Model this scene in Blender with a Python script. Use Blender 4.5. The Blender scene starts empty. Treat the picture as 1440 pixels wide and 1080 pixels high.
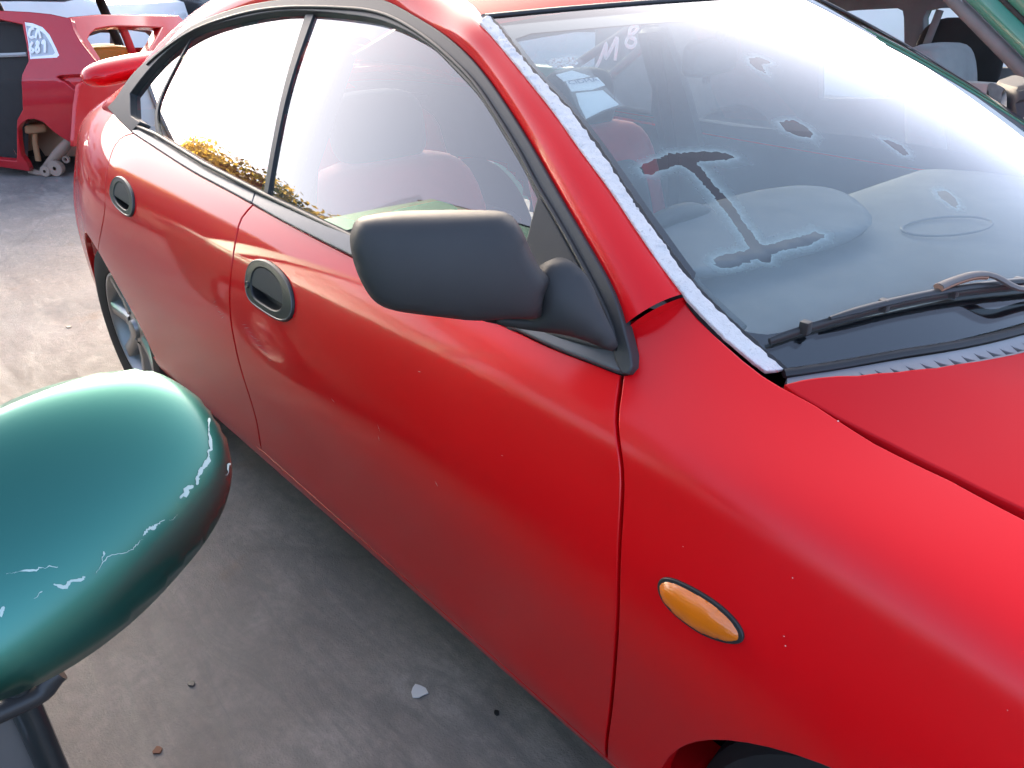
import bpy, bmesh, math, random
import numpy as np
from mathutils import Vector, Matrix
from mathutils.geometry import delaunay_2d_cdt
random.seed(7); rng = np.random.default_rng(7)
sc = bpy.context.scene
COL = sc.collection
# ------------------------------------------------------------------ camera
# metres; X = forward along the red car, Y = across it (0 = its right flank), Z = up
CPOS = np.array([0.0828, -0.5832, 1.3096]); FPX = 1102.8
YAW, PIT, ROL = (math.radians(a) for a in (138.7176, 26.9711, -0.9757))
_f = np.array([math.cos(PIT)*math.cos(YAW), math.cos(PIT)*math.sin(YAW), -math.sin(PIT)])
_r = np.array([math.sin(YAW), -math.cos(YAW), 0.0]); _u = np.cross(_r, _f)
CR = _r*math.cos(ROL)+_u*math.sin(ROL); CU = -_r*math.sin(ROL)+_u*math.cos(ROL); CF = _f
cd = bpy.data.cameras.new('camera'); cam = bpy.data.objects.new('camera', cd); COL.objects.link(cam)
cam.matrix_world = Matrix(((CR[0], CU[0], -CF[0], CPOS[0]), (CR[1], CU[1], -CF[1], CPOS[1]),
                           (CR[2], CU[2], -CF[2], CPOS[2]), (0, 0, 0, 1)))
cd.sensor_width = 36; cd.lens = FPX/1440*36; cd.clip_start = 0.02; cd.clip_end = 3000
sc.camera = cam
# ------------------------------------------------------------------ light
SUN_EL, SUN_AZ = math.radians(12.0), math.radians(153.0)     # azimuth from +X towards +Y (low, behind the cars)
w = bpy.data.worlds.new('World'); sc.world = w; w.use_nodes = True
nt = w.node_tree; bg = nt.nodes['Background']
sky = nt.nodes.new('ShaderNodeTexSky'); sky.sky_type = 'NISHITA'; sky.sun_disc = False
sky.sun_elevation = SUN_EL; sky.sun_rotation = math.radians(90)-SUN_AZ
sky.altitude = 0; sky.air_density = 0.42; sky.dust_density = 5.0; sky.ozone_density = 0.1
nt.links.new(sky.outputs[0], bg.inputs[0]); bg.inputs[1].default_value = 0.15
sd = bpy.data.lights.new('sun', 'SUN'); sd.energy = 2.0; sd.angle = math.radians(0.6); sd.color = (1.0, 0.80, 0.55)
so = bpy.data.objects.new('sun', sd); COL.objects.link(so)
sdir = Vector((math.cos(SUN_EL)*math.cos(SUN_AZ), math.cos(SUN_EL)*math.sin(SUN_AZ), math.sin(SUN_EL)))
so.rotation_euler = sdir.to_track_quat('Z', 'Y').to_euler(); so.location = (-30, 25, 20)
sc.view_settings.view_transform = 'Standard'; sc.view_settings.look = 'None'
sc.view_settings.exposure = 3.28; sc.view_settings.gamma = 1.0
sc.cycles.use_denoising = True
sc.cycles.max_bounces = 14; sc.cycles.transparent_max_bounces = 24; sc.cycles.transmission_bounces = 10
sc.cycles.glossy_bounces = 5; sc.cycles.diffuse_bounces = 4
# ------------------------------------------------------------------ materials
MATS = {}
def mat(name, col=(.5,.5,.5), rough=.5, metal=0.0, coat=0.0, coat_rough=.03, spec=.5, build=None, **kw):
    if name in MATS: return MATS[name]
    m = bpy.data.materials.new(name); m.use_nodes = True
    b = m.node_tree.nodes['Principled BSDF']
    b.inputs['Base Color'].default_value = (*col, 1); b.inputs['Roughness'].default_value = rough
    b.inputs['Metallic'].default_value = metal; b.inputs['Coat Weight'].default_value = coat
    b.inputs['Coat Roughness'].default_value = coat_rough; b.inputs['Specular IOR Level'].default_value = spec
    for k, v in kw.items(): b.inputs[k].default_value = v
    if build: build(m.node_tree, b)
    MATS[name] = m
    return m
def N(nt, kind, **kw):
    n = nt.nodes.new(kind)
    for k, v in kw.items():
        if isinstance(v, (int, float, tuple)) and k in n.inputs: n.inputs[k].default_value = v
        else: setattr(n, k, v)
    return n
def ramp(nt, fac, stops, interp='LINEAR'):
    r = nt.nodes.new('ShaderNodeValToRGB'); r.color_ramp.interpolation = interp
    e = r.color_ramp.elements
    while len(e) < len(stops): e.new(0.5)
    for i, (p, c) in enumerate(stops):
        e[i].position = p; e[i].color = (*c, 1) if len(c) == 3 else c
    nt.links.new(fac, r.inputs[0]); return r
def g(v): return (v, v, v)
def noise(nt, vec, scale, detail=4, rough=.55, dist=0.0):
    n = N(nt, 'ShaderNodeTexNoise', Scale=float(scale), Detail=float(detail), Roughness=float(rough), Distortion=float(dist))
    if vec is not None: nt.links.new(vec, n.inputs['Vector'])
    return n
def geo_pos(nt): return N(nt, 'ShaderNodeNewGeometry').outputs['Position']
def mapping(nt, vec, scale=(1,1,1), rot=(0,0,0), loc=(0,0,0)):
    m = N(nt, 'ShaderNodeMapping'); m.inputs['Scale'].default_value = scale
    m.inputs['Rotation'].default_value = rot; m.inputs['Location'].default_value = loc
    nt.links.new(vec, m.inputs['Vector']); return m.outputs[0]
def mix(nt, fac, a, b, mode='MIX'):
    m = N(nt, 'ShaderNodeMix', data_type='RGBA', blend_type=mode)
    for s, v in (('Factor', fac), ('A', a), ('B', b)):
        i = [q for q in m.inputs if q.name == s and (q.type == ('VALUE' if s == 'Factor' else 'RGBA'))][0]
        if hasattr(v, 'is_output'): nt.links.new(v, i)
        elif s == 'Factor': i.default_value = v
        else: i.default_value = (*v, 1) if len(v) == 3 else v
    return [o for o in m.outputs if o.type == 'RGBA'][0]
def math_(nt, op, a, b=None, clamp=False):
    m = N(nt, 'ShaderNodeMath', operation=op); m.use_clamp = clamp
    for i, v in enumerate((a, b)):
        if v is None: continue
        if hasattr(v, 'is_output'): nt.links.new(v, m.inputs[i])
        else: m.inputs[i].default_value = v
    return m.outputs[0]
def bump(nt, b, h, strength=.2, dist=.01, coat=False):
    n = N(nt, 'ShaderNodeBump'); n.inputs['Strength'].default_value = strength; n.inputs['Distance'].default_value = dist
    nt.links.new(h, n.inputs['Height']); nt.links.new(n.outputs[0], b.inputs['Coat Normal' if coat else 'Normal']); return n

def paint(name, col, coat_rough=.03, dust=.06, oxid=None, base_rough=.45, metal=0.0, coat=1.0, dustcol=(.42,.40,.38), peel=.03):
    """car paint: clear coat over colour, fine dust film, optional oxidised (dull) share"""
    def bld(nt, b):
        p = geo_pos(nt)
        n1 = noise(nt, p, 3.0, 5); n2 = noise(nt, p, 90, 3); n3 = noise(nt, p, 420, 2)
        d = math_(nt, 'MULTIPLY', ramp(nt, n1.outputs[0], [(.35, g(.25)), (.7, g(1))]).outputs[0], dust)
        sp = ramp(nt, n3.outputs[0], [(.70, g(0)), (.78, g(.22))]).outputs[0]
        d2 = math_(nt, 'ADD', d, math_(nt, 'MULTIPLY', sp, dust*2), True)
        nt.links.new(mix(nt, d2, col, dustcol), b.inputs['Base Color'])
        cr = math_(nt, 'ADD', math_(nt, 'MULTIPLY', n2.outputs[0], .03), coat_rough-.015, True)
        if oxid:                                   # dull, chalky clear coat towards the front of the car
            sx = N(nt, 'ShaderNodeSeparateXYZ'); nt.links.new(p, sx.inputs[0])
            x = math_(nt, 'ADD', sx.outputs[0], math_(nt, 'MULTIPLY', math_(nt, 'SUBTRACT', n1.outputs[0], .5), .9))
            t = N(nt, 'ShaderNodeMapRange'); t.interpolation_type = 'SMOOTHSTEP'
            t.inputs[1].default_value = oxid[0]; t.inputs[2].default_value = oxid[1]
            t.inputs[3].default_value = 0.0; t.inputs[4].default_value = oxid[2]
            nt.links.new(x, t.inputs[0]); cr = math_(nt, 'ADD', cr, t.outputs[0], True)
        nt.links.new(cr, b.inputs['Coat Roughness'])
        if peel: bump(nt, b, noise(nt, p, 260, 2).outputs[0], peel, .001, True)
    return mat(name, col, base_rough, metal, coat, coat_rough, .08, bld)

RED = paint('red_paint', (.62, .0005, .004), .018, .006, (-1.45, -.2, .20), coat=.70)
RED_D = paint('red_dull_paint', (.44, .002, .007), .35, .02, coat=.18, base_rough=.7)
RED_W = paint('wreck_red_paint', (.46, .004, .012), .04, .05)
RED_IN = paint('wreck_red_inner', (.62, .010, .010), .12, .08)
GREEN = paint('green_paint', (.012, .135, .100), .17, .05, base_rough=.36, metal=.88, coat=.7, dustcol=(.30, .36, .38))
GREEN2 = paint('far_green_paint', (.012, .16, .10), .12, .10)
def dark_plastic(name, v, rough=.5, sc_=900, tint=(1, 1, 1.0), dust=.25):
    def bld(nt, b):
        p = geo_pos(nt); n = noise(nt, p, sc_, 2); n1 = noise(nt, p, 9, 5)
        c = tuple(v*t for t in tint)
        nt.links.new(mix(nt, math_(nt, 'MULTIPLY', ramp(nt, n1.outputs[0], [(.4, g(0)), (.75, g(1))]).outputs[0], dust), c, (v*2.2, v*2.15, v*2.1)), b.inputs['Base Color'])
        bump(nt, b, n.outputs[0], .12, .0006)
    return mat(name, (v, v, v), rough, spec=.4, build=bld)
PLAST = dark_plastic('mirror_black_plastic', .030, .62)
RUBBER = dark_plastic('black_rubber', .022, .42)
SEAL = dark_plastic('weathered_seal', .034, .48)
TRIM = dark_plastic('moulding_grey', .10, .30)
INT = dark_plastic('interior_grey', .060, .75, 300)
INT2 = dark_plastic('dash_grey', .15, .7, 500)
BLACK = mat('deep_black', (.008, .008, .008), .8)
FRIT = mat('ceramic_frit', (.006, .006, .008), .12, coat=.6)
def cloth(name, col):
    def bld(nt, b):
        p = geo_pos(nt); n = noise(nt, p, 700, 2); n1 = noise(nt, p, 14, 4)
        nt.links.new(mix(nt, n1.outputs[0], tuple(c*.75 for c in col), tuple(min(1, c*1.25) for c in col)), b.inputs['Base Color'])
        bump(nt, b, n.outputs[0], .4, .002)
    return mat(name, col, .9, spec=.2, build=bld, **{'Sheen Weight': .3})
CL_RED = cloth('red_seat_cloth', (.52, .02, .022)); CL_BLK = cloth('black_seat_cloth', (.026, .024, .022))
CL_GREY = cloth('grey_seat_cloth', (.30, .29, .27))
def glass(name, tint=(.88, .94, .93), dirt=.03, gain=1.75, dirtcol=(.55, .57, .58), rough=0.0):
    m = bpy.data.materials.new(name); m.use_nodes = True; t = m.node_tree; t.nodes.clear()
    out = N(t, 'ShaderNodeOutputMaterial'); tr = N(t, 'ShaderNodeBsdfTransparent'); tr.inputs[0].default_value = (*tint, 1)
    gl = N(t, 'ShaderNodeBsdfGlossy'); gl.inputs['Roughness'].default_value = rough
    lw = N(t, 'ShaderNodeLayerWeight'); lw.inputs[0].default_value = .5          # Schlick, the same from both sides of the pane
    fr = math_(t, 'ADD', math_(t, 'MULTIPLY', math_(t, 'POWER', lw.outputs['Facing'], 5.0), .957), .043)
    k = math_(t, 'MULTIPLY', fr, gain, True)
    mx = N(t, 'ShaderNodeMixShader'); t.links.new(k, mx.inputs[0]); t.links.new(tr.outputs[0], mx.inputs[1]); t.links.new(gl.outputs[0], mx.inputs[2])
    df = N(t, 'ShaderNodeBsdfDiffuse'); df.inputs[0].default_value = (*dirtcol, 1)
    p = geo_pos(t); n = noise(t, p, 5, 6, .6); n2 = noise(t, p, 260, 2)
    dd = math_(t, 'MULTIPLY', ramp(t, n.outputs[0], [(.35, g(.45)), (.75, g(1))]).outputs[0], dirt)
    dd = math_(t, 'ADD', dd, math_(t, 'MULTIPLY', ramp(t, n2.outputs[0], [(.72, g(0)), (.78, g(1))]).outputs[0], dirt*1.5), True)
    m2 = N(t, 'ShaderNodeMixShader'); t.links.new(dd, m2.inputs[0]); t.links.new(mx.outputs[0], m2.inputs[1]); t.links.new(df.outputs[0], m2.inputs[2])
    t.links.new(m2.outputs[0], out.inputs[0]); MATS[name] = m
    return m
GLASS = glass('side_glass', (.64, .71, .70), dirt=.03, gain=3.3); WSGLASS = glass('windscreen_glass', (.86, .93, .92), dirt=.0, gain=2.5)
GLASS_F = glass('far_glass', dirt=.10)
CHROME = mat('worn_alloy', (.40, .40, .395), .38, .85)
STEEL = mat('bare_steel', (.35, .34, .33), .45, .9)

# ------------------------------------------------------------------ geometry helpers
def link(name, me, m=None, parent=None, smooth=True):
    o = bpy.data.objects.new(name, me); COL.objects.link(o)
    if m is not None: me.materials.append(m)
    if parent is not None: o.parent = parent
    if smooth: me.shade_smooth()
    return o
def mesh(name, V, F, m=None, parent=None, normals=None, smooth=True):
    me = bpy.data.meshes.new(name)
    me.from_pydata([tuple(map(float, v)) for v in V], [], [tuple(int(i) for i in f) for f in F]); me.update()
    o = link(name, me, m, parent, smooth)
    if normals is not None:
        me.normals_split_custom_set_from_vertices([tuple(map(float, n)) for n in normals])
    return o
def sharp(o, ang=35):
    o.data.set_sharp_from_angle(angle=math.radians(ang)); return o
def empty(name, loc=(0,0,0)):
    o = bpy.data.objects.new(name, None); COL.objects.link(o); o.location = loc; o.empty_display_size = .2; return o
def tag(o, label=None, cat=None, group=None, kind=None):
    if label: o['label'] = label
    if cat: o['category'] = cat
    if group: o['group'] = group
    if kind: o['kind'] = kind
    return o
def unit(v): 
    v = np.asarray(v, float); return v/np.maximum(np.linalg.norm(v, axis=-1, keepdims=True), 1e-12)
def cardinal(knots):
    """matrix function W(s): natural cubic spline through unit vectors at the knots"""
    k = np.asarray(knots, float); n = len(k); h = np.diff(k)
    A = np.zeros((n, n)); B = np.zeros((n, n)); A[0,0] = A[-1,-1] = 1
    for i in range(1, n-1):
        A[i,i-1] = h[i-1]; A[i,i] = 2*(h[i-1]+h[i]); A[i,i+1] = h[i]
        B[i,i-1] = 6/h[i-1]; B[i,i] = -6/h[i-1]-6/h[i]; B[i,i+1] = 6/h[i]
    M2 = np.linalg.solve(A, B)
    def W(s):
        s = np.atleast_1d(np.asarray(s, float)); i = np.clip(np.searchsorted(k, s)-1, 0, n-2); hh = h[i]
        a = (k[i+1]-s)/hh; b = 1-a; out = np.zeros((len(s), n)); r = np.arange(len(s))
        out[r, i] += a; out[r, i+1] += b
        out += ((a**3-a)*hh**2/6)[:, None]*M2[i] + ((b**3-b)*hh**2/6)[:, None]*M2[i+1]
        return out
    return W
def spline(pts, n=None, step=None, closed=False):
    P = np.asarray(pts, float)
    if closed: P = np.vstack([P[-3:], P, P[:4]])
    d = np.r_[0, np.cumsum(np.maximum(np.linalg.norm(np.diff(P, axis=0), axis=1), 1e-9)**.5)]
    W = cardinal(d)
    a, b = (d[3], d[-4]) if closed else (d[0], d[-1])
    s = np.linspace(a, b, 400 if closed else max(60, 24*len(P)))
    Q = W(s)@P; L = np.r_[0, np.cumsum(np.linalg.norm(np.diff(Q, axis=0), axis=1))]
    if n is None: n = max(3, int(round(L[-1]/step))+1)
    t = np.linspace(0, L[-1], n + (1 if closed else 0))
    R = np.stack([np.interp(t, L, Q[:, j]) for j in range(P.shape[1])], 1)
    return R[:-1] if closed else R
def resample(poly, step, closed=True):
    P = np.asarray(poly, float)
    if closed: P = np.vstack([P, P[:1]])
    out = []
    for a, b in zip(P[:-1], P[1:]):
        k = max(1, int(math.ceil(np.linalg.norm(b-a)/step)))
        for i in range(k): out.append(a+(b-a)*i/k)
    if not closed: out.append(P[-1])
    return np.array(out)
def inside(poly, pts):
    x, y = pts[:, 0], pts[:, 1]; c = np.zeros(len(pts), bool); a = poly; b = np.roll(poly, -1, 0)
    for (x1, y1), (x2, y2) in zip(a, b):
        if y1 == y2: continue
        m = ((y1 > y) != (y2 > y)) & (x < (x2-x1)*(y-y1)/(y2-y1)+x1); c ^= m
    return c
def pdist(poly, pts, closed=True):
    a = poly; b = np.roll(poly, -1, 0)
    if not closed: a, b = a[:-1], b[:-1]
    best = np.full(len(pts), 1e9)
    for p, q in zip(a, b):
        d = q-p; t = np.clip(((pts-p)@d)/max(d@d, 1e-12), 0, 1)
        best = np.minimum(best, np.linalg.norm(pts-p-t[:, None]*d, axis=1))
    return best
def area2(p): return .5*np.sum(p[:, 0]*np.roll(p[:, 1], -1)-np.roll(p[:, 0], -1)*p[:, 1])
def offset2(p, d):
    """shift a closed polygon inwards by d"""
    if area2(p) < 0: d = -d
    e = unit(np.roll(p, -1, 0)-p); n = np.stack([-e[:, 1], e[:, 0]], 1); m = unit(n+np.roll(n, 1, 0))
    return p+m*d
def fd_normals(surf, uv, sign):
    e = 1e-4; u, v = uv[:, 0], uv[:, 1]
    n = unit(np.cross(surf(u+e, v)-surf(u-e, v), surf(u, v+e)-surf(u, v-e)))
    return n*sign
def tri2(outer, holes, spacing, extra=None):
    """triangulate a polygon with holes and interior grid points; returns pts, tris, loops (index lists)"""
    loops = []; pts = []; edges = []
    for lp in [outer]+list(holes):
        i0 = len(pts); pts += [tuple(q) for q in lp]; idx = list(range(i0, i0+len(lp)))
        edges += list(zip(idx, idx[1:]+idx[:1])); loops.append(idx)
    lo, hi = outer.min(0), outer.max(0)
    gx, gy = np.meshgrid(np.arange(lo[0], hi[0], spacing), np.arange(lo[1], hi[1], spacing*.87))
    gx = gx+(np.arange(gx.shape[0]) % 2)[:, None]*spacing*.5
    G = np.stack([gx.ravel(), gy.ravel()], 1); G = G[inside(outer, G)]
    if len(G): G = G[pdist(outer, G) > spacing*.45]
    for h in holes:
        if len(G): G = G[~inside(h, G)]
        if len(G): G = G[pdist(h, G) > spacing*.45]
    pts += [tuple(q) for q in G]
    if extra is not None: pts += [tuple(q) for q in extra]
    r = delaunay_2d_cdt([Vector(p) for p in pts], edges, [], 0, 1e-7)
    P = np.array([tuple(v) for v in r[0]]); F = np.array([f for f in r[2] if len(f) == 3])
    cen = P[F].mean(1); ok = inside(outer, cen)
    for h in holes: ok &= ~inside(h, cen)
    F = F[ok]
    mp = {}
    for new, olds in enumerate(r[3]):
        for o_ in olds: mp[o_] = new
    loops = [[mp[i] for i in lp] for lp in loops]
    a = P[F]; cr = (a[:,1,0]-a[:,0,0])*(a[:,2,1]-a[:,0,1])-(a[:,1,1]-a[:,0,1])*(a[:,2,0]-a[:,0,0])
    F[cr < 0] = F[cr < 0][:, ::-1]
    return P, F, loops
def panel(name, outline, surf, m, parent, spacing=.03, thick=.012, r=.0025, inset=0.0, holes=(), sign=1, lift=0.0, step=None, back=False, height=None):
    """sheet lying on surf(u,v); outline and holes in (u,v); rounded edges turned inwards by thick"""
    step = step or spacing
    out = resample(np.asarray(outline, float), step)
    if area2(out) < 0: out = out[::-1]
    if inset: out = offset2(out, inset)
    hs = []
    for h in holes:
        h = resample(np.asarray(h, float), step*.7)
        if area2(h) > 0: h = h[::-1]
        hs.append(h)
    UV, F, loops = tri2(out, hs, spacing)
    Nn = fd_normals(surf, UV, sign); P = surf(UV[:, 0], UV[:, 1])+Nn*lift
    if height is not None: P = P+Nn*height(UV)[:, None]
    V = [P]; NN = [Nn]; n = len(P); F = [tuple(f) if sign > 0 else tuple(f[::-1]) for f in F]
    base = n
    for lp in loops:
        lp = np.array(lp); B = P[lp]; nb = Nn[lp]; tg = unit(np.roll(B, -1, 0)-np.roll(B, 1, 0)); o = unit(np.cross(tg, nb))*sign
        rings = [(B+o*r*.75-nb*r*.3, unit(nb*.6+o*.8)), (B+o*r-nb*r, o), (B+o*r-nb*thick, o)]
        if back: rings.append((B-o*r-nb*thick, unit(o*.2-nb)))
        prev = lp; k = len(lp)
        for (q, qn) in rings:
            V.append(q); NN.append(qn); cur = np.arange(base, base+k); base += k
            for i in range(k):
                j = (i+1) % k
                fc = (prev[i], cur[i], cur[j], prev[j]); F.append(fc if sign > 0 else fc[::-1])
            prev = cur
    if back:
        NB = base; V.append(P-Nn*thick); NN.append(-Nn)
        F0 = [f for f in F if max(f) < n]
        F += [tuple(i+NB for i in f[::-1]) for f in F0]
    return mesh(name, np.vstack(V), F, m, parent, np.vstack(NN))
def tube(name, pts, rad, m, parent=None, n=10, squash=1.0, up=(0, 0, 1), caps=True):
    P = np.asarray(pts, float); k = len(P); rad = np.broadcast_to(np.asarray(rad, float), (k,))
    T = unit(np.gradient(P, axis=0)); U = unit(np.asarray(up, float))
    if np.abs(T@U).max() > .93: U = np.array([1.0, 0, 0]) if np.abs(T[:, 0]).max() < .9 else np.array([0, 1.0, 0])
    V = []; F = []
    for i in range(k):
        s = np.cross(T[i], U)
        if np.linalg.norm(s) < 1e-3: s = np.cross(T[i], (1, 0, 0))
        s = unit(s); u2 = np.cross(s, T[i])
        for j in range(n):
            a = 2*math.pi*j/n; V.append(P[i]+rad[i]*(math.cos(a)*s+squash*math.sin(a)*u2))
    for i in range(k-1):
        for j in range(n):
            F.append((i*n+j, i*n+(j+1) % n, (i+1)*n+(j+1) % n, (i+1)*n+j))
    if caps: F.append(tuple(range(n))[::-1]); F.append(tuple(range((k-1)*n, k*n)))
    return sharp(mesh(name, V, F, m, parent), 50)
def grid(name, G, m, parent=None, normals=None, flip=False, thick=0.0):
    """G: array (a,b,3)"""
    a, b = G.shape[:2]; V = G.reshape(-1, 3); F = []
    for i in range(a-1):
        for j in range(b-1):
            f = (i*b+j, i*b+j+1, (i+1)*b+j+1, (i+1)*b+j); F.append(f[::-1] if flip else f)
    return mesh(name, V, F, m, parent, normals)
def box(name, c, s, m, parent=None, rot=None, bev=.004, seg=2):
    bm = bmesh.new(); bmesh.ops.create_cube(bm, size=1)
    for v in bm.verts: v.co = Vector((v.co.x*s[0], v.co.y*s[1], v.co.z*s[2]))
    if bev: bmesh.ops.bevel(bm, geom=bm.edges[:], offset=min(bev, min(s)*.45), segments=seg, profile=.6, affect='EDGES')
    me = bpy.data.meshes.new(name); bm.to_mesh(me); bm.free()
    if rot is not None: me.transform(Matrix(rot).to_4x4() if len(rot) == 3 and hasattr(rot[0], '__len__') else Matrix.Rotation(rot[2], 4, 'Z') @ Matrix.Rotation(rot[1], 4, 'Y') @ Matrix.Rotation(rot[0], 4, 'X'))
    me.transform(Matrix.Translation(c))
    return sharp(link(name, me, m, parent), 40)
def lathe(name, prof, c, axis, m, parent=None, n=40, closed=False):
    """prof: (radius, along-axis) pairs"""
    ax = unit(np.array(axis, float)); s = unit(np.cross(ax, (0, 0, 1)) if abs(ax[2]) < .9 else np.cross(ax, (1, 0, 0))); t = np.cross(ax, s)
    V = []; F = []; k = len(prof)
    for i in range(n):
        a = 2*math.pi*i/n; d = math.cos(a)*s+math.sin(a)*t
        for (rr, h) in prof: V.append(np.asarray(c)+d*rr+ax*h)
    for i in range(n):
        j = (i+1) % n
        for q in range(k-1 if not closed else k):
            q2 = (q+1) % k; F.append((i*k+q, i*k+q2, j*k+q2, j*k+q))
    return sharp(mesh(name, V, F, m, parent), 30)
# pixel tools: a pixel of the photograph gives a direction only; the surface it lies on gives the distance
def rays(px):
    px = np.atleast_2d(np.asarray(px, float)); return CF+((px[:, :1]-720)/FPX)*CR+((540-px[:, 1:])/FPX)*CU
def project(P):
    d = np.asarray(P, float)-CPOS; z = d@CF
    return np.stack([720+FPX*(d@CR)/z, 540-FPX*(d@CU)/z], -1)
def on(px, surf, dom, n=70, sign=1):
    """pixels -> (u,v) on a parametric surface, by Newton from a coarse grid"""
    px = np.atleast_2d(np.asarray(px, float))
    U, V = np.meshgrid(np.linspace(dom[0], dom[1], n), np.linspace(dom[2], dom[3], n)); U, V = U.ravel(), V.ravel()
    S = surf(U, V); dep = (S-CPOS)@CF; Q = project(S)
    cost = np.linalg.norm(Q[None]-px[:, None], axis=2)+dep[None]*3
    cost[:, dep < .05] = 1e9
    fn = fd_normals(surf, np.stack([U, V], 1), sign); cost[:, np.sum(fn*unit(S-CPOS), 1) > -.04] += 400
    i = cost.argmin(1); u, v = U[i].copy(), V[i].copy(); e = 1e-4
    for _ in range(14):
        q = project(surf(u, v)); r_ = px-q
        a = (project(surf(u+e, v))-q)/e; b = (project(surf(u, v+e))-q)/e
        det = a[:, 0]*b[:, 1]-a[:, 1]*b[:, 0]; det = np.where(np.abs(det) < 1e-6, 1e-6, det)
        du = (r_[:, 0]*b[:, 1]-r_[:, 1]*b[:, 0])/det; dv = (a[:, 0]*r_[:, 1]-a[:, 1]*r_[:, 0])/det
        u = u+np.clip(du, -.15, .15); v = v+np.clip(dv, -.15, .15)
    return np.stack([u, v], 1)
def on_plane(px, p0, n):
    d = rays(px); n = np.asarray(n, float); t = ((np.asarray(p0, float)-CPOS)@n)/(d@n); return CPOS+d*t[:, None]
def at(px, **k):
    (ax, val), = k.items(); i = 'xyz'.index(ax); d = rays(px); t = (val-CPOS[i])/d[:, i]; r_ = CPOS+d*t[:, None]
    return r_[0] if np.ndim(px) == 1 else r_
def inflate(UV, F, loop, p=.5):
    """smooth dome 0..1 over a triangulated outline (Poisson solve)"""
    n = len(UV); L = np.zeros((n, n))
    for a, b, c in F:
        for i, j, k in ((a, b, c), (b, c, a), (c, a, b)):
            e1, e2 = UV[i]-UV[k], UV[j]-UV[k]; ct = .5*(e1@e2)/max(abs(e1[0]*e2[1]-e1[1]*e2[0]), 1e-12)
            L[i, j] -= ct; L[j, i] -= ct; L[i, i] += ct; L[j, j] += ct
    A = np.zeros(n)
    for f in F:
        q = UV[f]; ar = abs((q[1,0]-q[0,0])*(q[2,1]-q[0,1])-(q[1,1]-q[0,1])*(q[2,0]-q[0,0]))/6
        A[list(f)] += ar
    free = np.setdiff1d(np.arange(n), loop); phi = np.zeros(n)
    phi[free] = np.linalg.solve(L[np.ix_(free, free)], A[free])
    phi = np.maximum(phi, 0); return (phi/phi.max())**p
def dome(name, pts3, nrm, hf, hb, m, parent, spacing=.012, pf=.5, pb=.5, tilt=None, smooth_steps=0):
    """solid from a planar 3-D outline: bulges hf along nrm and hb against it"""
    pts3 = np.asarray(pts3, float); nrm = unit(np.array(nrm, float)); c = pts3.mean(0)
    s = unit(np.cross((0, 0, 1), nrm) if abs(nrm[2]) < .95 else np.cross((0, 1, 0), nrm)); t = np.cross(nrm, s)
    uv = np.stack([(pts3-c)@s, (pts3-c)@t], 1)
    out = resample(uv, spacing*.6)
    if area2(out) < 0: out = out[::-1]
    UV, F, loops = tri2(out, [], spacing); lp = loops[0]
    ph = inflate(UV, F, lp, 1.0)
    hfv = hf*ph**pf; 
    if tilt is not None: hfv = hfv*tilt(UV)
    base = c+UV[:, :1]*s+UV[:, 1:]*t
    P1 = base+hfv[:, None]*nrm; n = len(P1)
    F1 = [tuple(f) for f in F]
    V = P1
    if hb is not None:
        P2 = base-(hb*ph**pb)[:, None]*nrm; idx = np.arange(n)+n
        for a in lp: idx[a] = a
        F1 += [tuple(idx[list(f)][::-1]) for f in F]
        V = np.vstack([P1, P2])
    o = mesh(name, V, F1, m, parent)
    if hb is not None:
        bm = bmesh.new(); bm.from_mesh(o.data); bmesh.ops.delete(bm, geom=[v for v in bm.verts if not v.link_faces], context='VERTS'); bm.to_mesh(o.data); bm.free(); o.data.shade_smooth()
    return o
def mirror_copy(o, parent=None, yc=.845, name=None):
    """the same part on the other flank of the car"""
    me = o.data.copy(); me.transform(Matrix(((1,0,0,0),(0,-1,0,2*yc),(0,0,1,0),(0,0,0,1)))); me.flip_normals()
    c = bpy.data.objects.new(name or o.name.split('.')[0], me); COL.objects.link(c); c.parent = parent
    if 'custom_normal' in me.attributes: me.attributes.remove(me.attributes['custom_normal'])
    me.shade_smooth(); sharp(c, 35)
    return c
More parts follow.
